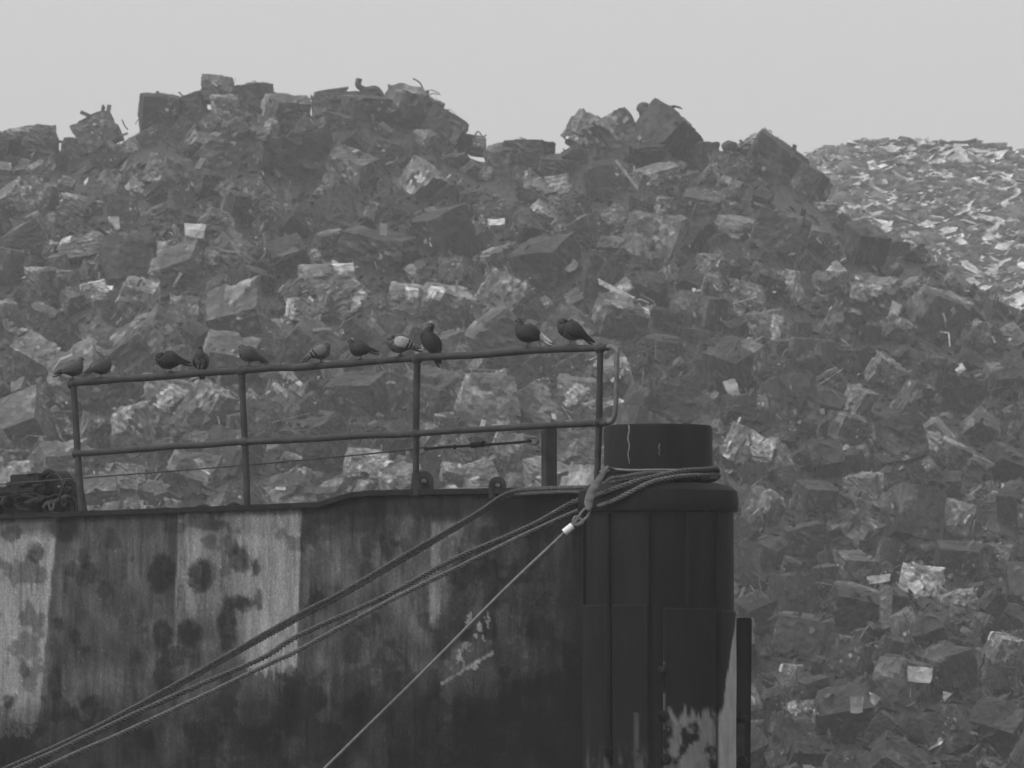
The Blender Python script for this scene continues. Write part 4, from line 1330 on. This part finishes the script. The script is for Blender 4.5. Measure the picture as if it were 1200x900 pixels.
BODY = [(-.195, .052, 0, .004, .026), (-.14, .068, 0, .008, .027), (-.095, .085, 0, .020, .030), (-.045, .102, 0, .042, .046), (.0, .112, 0, .056, .056), (.045, .122, 0, .058, .055)]
HEADS = {
 'up':   [(.078, .146, 0, .045, .042), (.090, .176, 0, .030, .028), (.097, .200, 0, .024, .022), (.108, .215, 0, .0235, .0205), (.124, .214, 0, .015, .013), (.133, .210, 0, .0065, .006), (.146, .204, 0, .002, .002)],
 'low':  [(.080, .140, 0, .050, .046), (.094, .160, 0, .036, .034), (.104, .178, 0, .026, .024), (.118, .186, 0, .022, .020), (.132, .183, 0, .012, .011), (.140, .179, 0, .006, .005), (.150, .173, 0, .002, .002)],
 'tuck': [(.078, .134, 0, .056, .052), (.096, .152, 0, .046, .044), (.102, .172, .004, .032, .032), (.092, .188, .010, .022, .022), (.078, .190, .014, .012, .013), (.066, .184, .016, .004, .005)],
 'preen': [(.082, .140, 0, .046, .044), (.098, .150, .014, .032, .030), (.108, .140, .036, .025, .024), (.100, .122, .052, .022, .021), (.086, .112, .056, .012, .012), (.074, .108, .054, .005, .005), (.064, .106, .052, .002, .002)],
}
def bird_mat(name, t, neck=None):
    """plumage tone by region: body, darker head and neck, tail band, using object coordinates of the bird"""
    m, nt, b = nodes_of(name)
    a = N(nt, 'ShaderNodeAttribute', attribute_name='tone')
    tc = nt.nodes.new('ShaderNodeTexCoord')
    n1 = N(nt, 'ShaderNodeTexNoise', Scale=55.0, Detail=4.0, Roughness=.6); nt.links.new(tc.outputs['Object'], n1.inputs['Vector'])
    v = mul(nt, a.outputs['Fac'], ramp(nt, n1.outputs[0], [(.3, .72), (.7, 1.28)]))
    nt.links.new(v, b.inputs['Base Color']); b.inputs['Roughness'].default_value = .75; b.inputs['Specular IOR Level'].default_value = .2
    bp = N(nt, 'ShaderNodeBump', Strength=.5, Distance=.004); nt.links.new(n1.outputs[0], bp.inputs['Height']); nt.links.new(bp.outputs[0], b.inputs['Normal'])
    return m
M_BIRD = bird_mat('plumage', 1.0)
M_LEG = grey_mat('pigeon_leg', .12, rough=.6)
M_EYE = grey_mat('pigeon_eye', .25, rough=.2)

def pigeon(px, face, label, head='up', pitch=0, scale=.86, body=.06, headt=.035, wing=.07, bars=False, tail=.05, belly=None, wing_tip=None, fluff=1.0, spread=0.0, dx=0.0):
    """face: heading in degrees in the ground plane, 0 = towards the right along the rail, 180 = left, 270 = at the camera"""
    c = RP(px, ty(px)); c.z += 4.2 / F * c.y - .020
    base_ang = math.atan2(dirh.y, dirh.x)
    yaw = R(face) if face not in (0, 180) else R(face)
    ob_parent = None
    fluff *= 1.42
    scale *= 1.1
    spine = [(x, z + .022 * (x > -.12), y, rv * fluff, rl * fluff) for (x, z, y, rv, rl) in BODY] + [(x - .004, z + .026 - .016 * min(1, max(0, (z - .14) / .04)), y, rv * (1.42 if z < .2 and i_ < 3 else 1.18), rl * (1.42 if i_ < 3 else 1.18)) for i_, (x, z, y, rv, rl) in enumerate(HEADS[head])]
    vs, fs = loft(spine)
    pit = Matrix.Rotation(-R(pitch), 3, 'Y')
    hip = Vector((0, 0, .05))
    def T(v): return (pit @ (Vector(v) - hip) + hip)
    m = MB()
    ctr = [sum((vs[i] for i in f), Vector()) / len(f) for f in fs]
    tones = []
    for q in ctr:
        t = body
        if q.x > .075 or q.z > .17: t = headt
        if q.x < -.10: t = tail
        if q.x < -.165: t = tail * .6
        if belly and q.z < .10 and -.09 < q.x < .08: t = belly
        if head in ('up', 'low') and q.x > .1325: t = .05
        tones.append(t)
    m.add([T(v) for v in vs], fs, tones)
    me = bpy.data.meshes.new('pigeon'); me.from_pydata(m.v, [], m.f)
    at = me.attributes.new('tone', 'FLOAT', 'FACE'); at.data.foreach_set('value', np.array(m.t, np.float32)); me.materials.append(M_BIRD)
    me.polygons.foreach_set('use_smooth', [True] * len(me.polygons))
    o = bpy.data.objects.new('pigeon', me); COL.objects.link(o)
    o.location = c; o.rotation_euler = (0, 0, yaw); o.scale = (scale,) * 3
    tag(o, label, 'pigeon', 'pigeons perched on the top rail')
    # wings: flattened folded blades on the flanks, tips over the tail
    for s_ in (-1, 1):
        f_ = fluff
        wsp = [(.068, .128, s_ * .044 * f_, .018, .006), (.045, .128, s_ * .055 * f_, .036, .010), (.0, .122, s_ * .060 * f_, .043, .011), (-.05, .108, s_ * .052 * f_, .036, .010),
               (-.10, .090, s_ * (.036 + spread), .022, .008), (-.15, .072, s_ * (.022 + spread), .012, .005), (-.185, .060, s_ * (.012 + spread), .004, .003)]
        wsp = [(x, z + .02, y * 1.03, rv * 1.25, rl * 1.3) for (x, z, y, rv, rl) in wsp]
        wv, wf = loft(wsp, n=12, sub=6)
        w = MB(); tn = []
        for f in wf:
            q = sum((wv[i] for i in f), Vector()) / len(f)
            t = wing
            if bars and (-.062 < q.x + (q.z - .11) * .45 < -.044 or -.095 < q.x + (q.z - .11) * .45 < -.078): t = .02
            if q.x < (-.085 if wing_tip and wing_tip > .3 else -.115): t = wing_tip if wing_tip is not None else wing * .55
            tn.append(t)
        w.add([T(v) for v in wv], wf, tn)
        wo = w.build('wing', M_BIRD, smooth=True, tone_attr=True); wo.parent = o
        # leg with toes gripping the pipe
        l = MB(); hp = T((.005, s_ * .02, .075))
        l.tube([hp, (.012, s_ * .02, .04), (.006, s_ * .02, .026)], [.009, .004, .0035], n=7)
        for ta in (-25, 0, 25):
            d_ = Vector((math.cos(R(ta)), math.sin(R(ta)), 0))
            b0 = Vector((.006, s_ * .02, .026)); l.tube([b0, b0 + d_ * .02 + Vector((0, 0, .001)), b0 + d_ * .034 - Vector((0, 0, .008))], [.003, .003, .0015], n=5)
        b0 = Vector((.006, s_ * .02, .026)); l.tube([b0, b0 - Vector((.016, 0, 0)), b0 - Vector((.024, 0, .006))], [.003, .0028, .0012], n=5)
        lo = l.build('leg', M_LEG, smooth=True); lo.parent = o
        if head in ('up', 'low'):
            hx, hz = (.110, .229) if head == 'up' else (.118, .198)
            bm = bmesh.new(); bmesh.ops.create_icosphere(bm, subdivisions=2, radius=.0042); e = MB(); bm.verts.index_update()
            ec = Vector((hx, s_ * .0208, hz)); e.add([T(ec + v.co) for v in bm.verts], [[v.index for v in f.verts] for f in bm.faces]); bm.free()
            eo = e.build('eye', M_EYE, smooth=True); eo.parent = o
    return o
pigeon(84, 20, 'leftmost pigeon, ruffled and grey, tail hanging past the end of the railing', head='up', pitch=2, scale=.88, body=.07, headt=.05, wing=.08, tail=.04, wing_tip=.03, fluff=1.05, spread=.01)
pigeon(118, 28, 'second pigeon from the left, dull grey and hunched with its tail to the left', head='low', pitch=6, scale=.86, body=.06, headt=.045, wing=.06, tail=.025, fluff=1.1)
pigeon(202, 184, 'plump black pigeon with its head sunk in and its tail pointing right', head='tuck', pitch=-8, scale=.92, body=.022, headt=.02, wing=.022, tail=.022, fluff=1.1)
pigeon(234, 262, 'pigeon seen head-on with pale neck patches, behind the tail of the plump black one', head='up', pitch=38, scale=.82, body=.06, headt=.03, wing=.05, tail=.05, belly=.11, fluff=.86)
pigeon(293, 172, 'grey pigeon facing left with wing tips and tail split, above the second post', head='low', pitch=8, scale=.86, body=.08, headt=.045, wing=.04, tail=.035, wing_tip=.03, spread=.014, fluff=.98)
pigeon(375, 12, 'small pale-backed pigeon bent over preening, left of the gap before the third post', head='preen', pitch=10, scale=.82, body=.10, headt=.06, wing=.15, bars=True, tail=.05, fluff=1.08)
pigeon(424, 174, 'dark pigeon leaning forward to the left, between the pale-backed and the barred one', head='up', pitch=-6, scale=.78, body=.032, headt=.022, wing=.034, tail=.04, fluff=1.05)
pigeon(471, 184, 'pale grey pigeon with two black wing bars and its head tucked out of sight', head='tuck', pitch=-2, scale=.88, body=.11, headt=.065, wing=.30, bars=True, tail=.07, wing_tip=.1, fluff=1.15)
pigeon(497, 158, 'upright black pigeon over the third post with its tail hanging below the rail', head='up', pitch=48, scale=1.0, body=.020, headt=.018, wing=.020, tail=.022, fluff=.84)
pigeon(620, 176, 'dark pigeon with bright white tail feathers, left of the last pair near the rail end', head='up', pitch=6, scale=.98, body=.035, headt=.028, wing=.030, tail=.42, wing_tip=.50, fluff=1.0)
pigeon(670, 176, 'rightmost pigeon, dark and hunched with its head drawn down', head='tuck', pitch=12, scale=.98, body=.050, headt=.030, wing=.028, tail=.025, belly=.08, fluff=1.0)

# ------------------------------------------------------------------ ground and water
m = MB(); n = 40; ext = 2400
vs = [(-ext + 2 * ext * i / n, -600 + 3000 * j / n, 0) for j in range(n + 1) for i in range(n + 1)]
fs = [(j * (n + 1) + i, j * (n + 1) + i + 1, (j + 1) * (n + 1) + i + 1, (j + 1) * (n + 1) + i) for j in range(n) for i in range(n)]
m.add(vs, fs)
mw, nt, b = nodes_of('harbour_water')
b.inputs['Base Color'].default_value = (.035, .035, .035, 1); b.inputs['Roughness'].default_value = .12
tc = nt.nodes.new('ShaderNodeTexCoord'); n1 = N(nt, 'ShaderNodeTexNoise', Scale=1.6, Detail=5.0); nt.links.new(tc.outputs['Object'], n1.inputs['Vector'])
bp = N(nt, 'ShaderNodeBump', Strength=.5, Distance=.15); nt.links.new(n1.outputs[0], bp.inputs['Height']); nt.links.new(bp.outputs[0], b.inputs['Normal'])
tag(m.build('water', mw), 'dark harbour water round the barge', None, kind='structure')
m = MB(); m.box((0, 118 + 600, -.3), (3000, 1200, 2.6), bev=.15)
o = m.build('ground', M_QUAY); tag(o, 'flat quay ground carrying the scrap heaps', None, kind='structure')

# ------------------------------------------------------------------ haze
hz = MB(); hz.box((0, 850, 20.0), (4700, 2840, 42.0))
o = hz.build('haze', None)
mh = bpy.data.materials.new('haze_air'); mh.use_nodes = True; nt = mh.node_tree
nt.nodes.remove(nt.nodes['Principled BSDF'])
pv = nt.nodes.new('ShaderNodeVolumePrincipled'); pv.inputs['Color'].default_value = (.97, .97, .97, 1)
HAZE = 0.00069
pv.inputs['Density'].default_value = HAZE; pv.inputs['Anisotropy'].default_value = 0.2
nt.links.new(pv.outputs[0], nt.nodes['Material Output'].inputs['Volume'])
o.data.materials.append(mh)
tag(o, 'thin grey fog over the whole harbour', 'haze', kind='stuff')

# ------------------------------------------------------------------ light
w = bpy.data.worlds.new('World'); sc.world = w; w.use_nodes = True
nt = w.node_tree; bg = nt.nodes['Background']
sky = nt.nodes.new('ShaderNodeTexSky'); sky.sky_type = 'NISHITA'; sky.sun_disc = False
SE, SA = R(52), R(232)      # sun elevation, azimuth clockwise from +Y: behind the camera, to the left
sky.sun_elevation = SE; sky.sun_rotation = SA; sky.air_density = 1.0; sky.dust_density = 8.0; sky.ozone_density = 0
hs = nt.nodes.new('ShaderNodeHueSaturation'); hs.inputs['Saturation'].default_value = 0
nt.links.new(sky.outputs[0], hs.inputs['Color'])
mx = nt.nodes.new('ShaderNodeMix'); mx.data_type = 'RGBA'; mx.inputs[0].default_value = .55
nt.links.new(hs.outputs[0], mx.inputs[6]); mx.inputs[7].default_value = (7.5, 7.5, 7.5, 1)     # cloud layer
nt.links.new(mx.outputs[2], bg.inputs[0]); bg.inputs[1].default_value = .13
sl = bpy.data.lights.new('sun', 'SUN'); sl.energy = 1.5; sl.angle = R(11); sl.color = (1, 1, 1)
so = bpy.data.objects.new('sun', sl); COL.objects.link(so)
dsun = Vector((math.sin(SA) * math.cos(SE), math.cos(SA) * math.cos(SE), math.sin(SE)))
so.rotation_euler = (-dsun).to_track_quat('-Z', 'Y').to_euler()
so.location = (0, 0, 60)

sc.view_settings.view_transform = 'Standard'; sc.view_settings.look = 'None'
sc.view_settings.exposure = 0.0; sc.view_settings.gamma = 1
sc.render.engine = 'CYCLES'
sc.cycles.use_denoising = True
sc.cycles.max_bounces = 5; sc.cycles.diffuse_bounces = 3; sc.cycles.glossy_bounces = 2; sc.cycles.volume_bounces = 1
sc.cycles.filter_width = 1.6
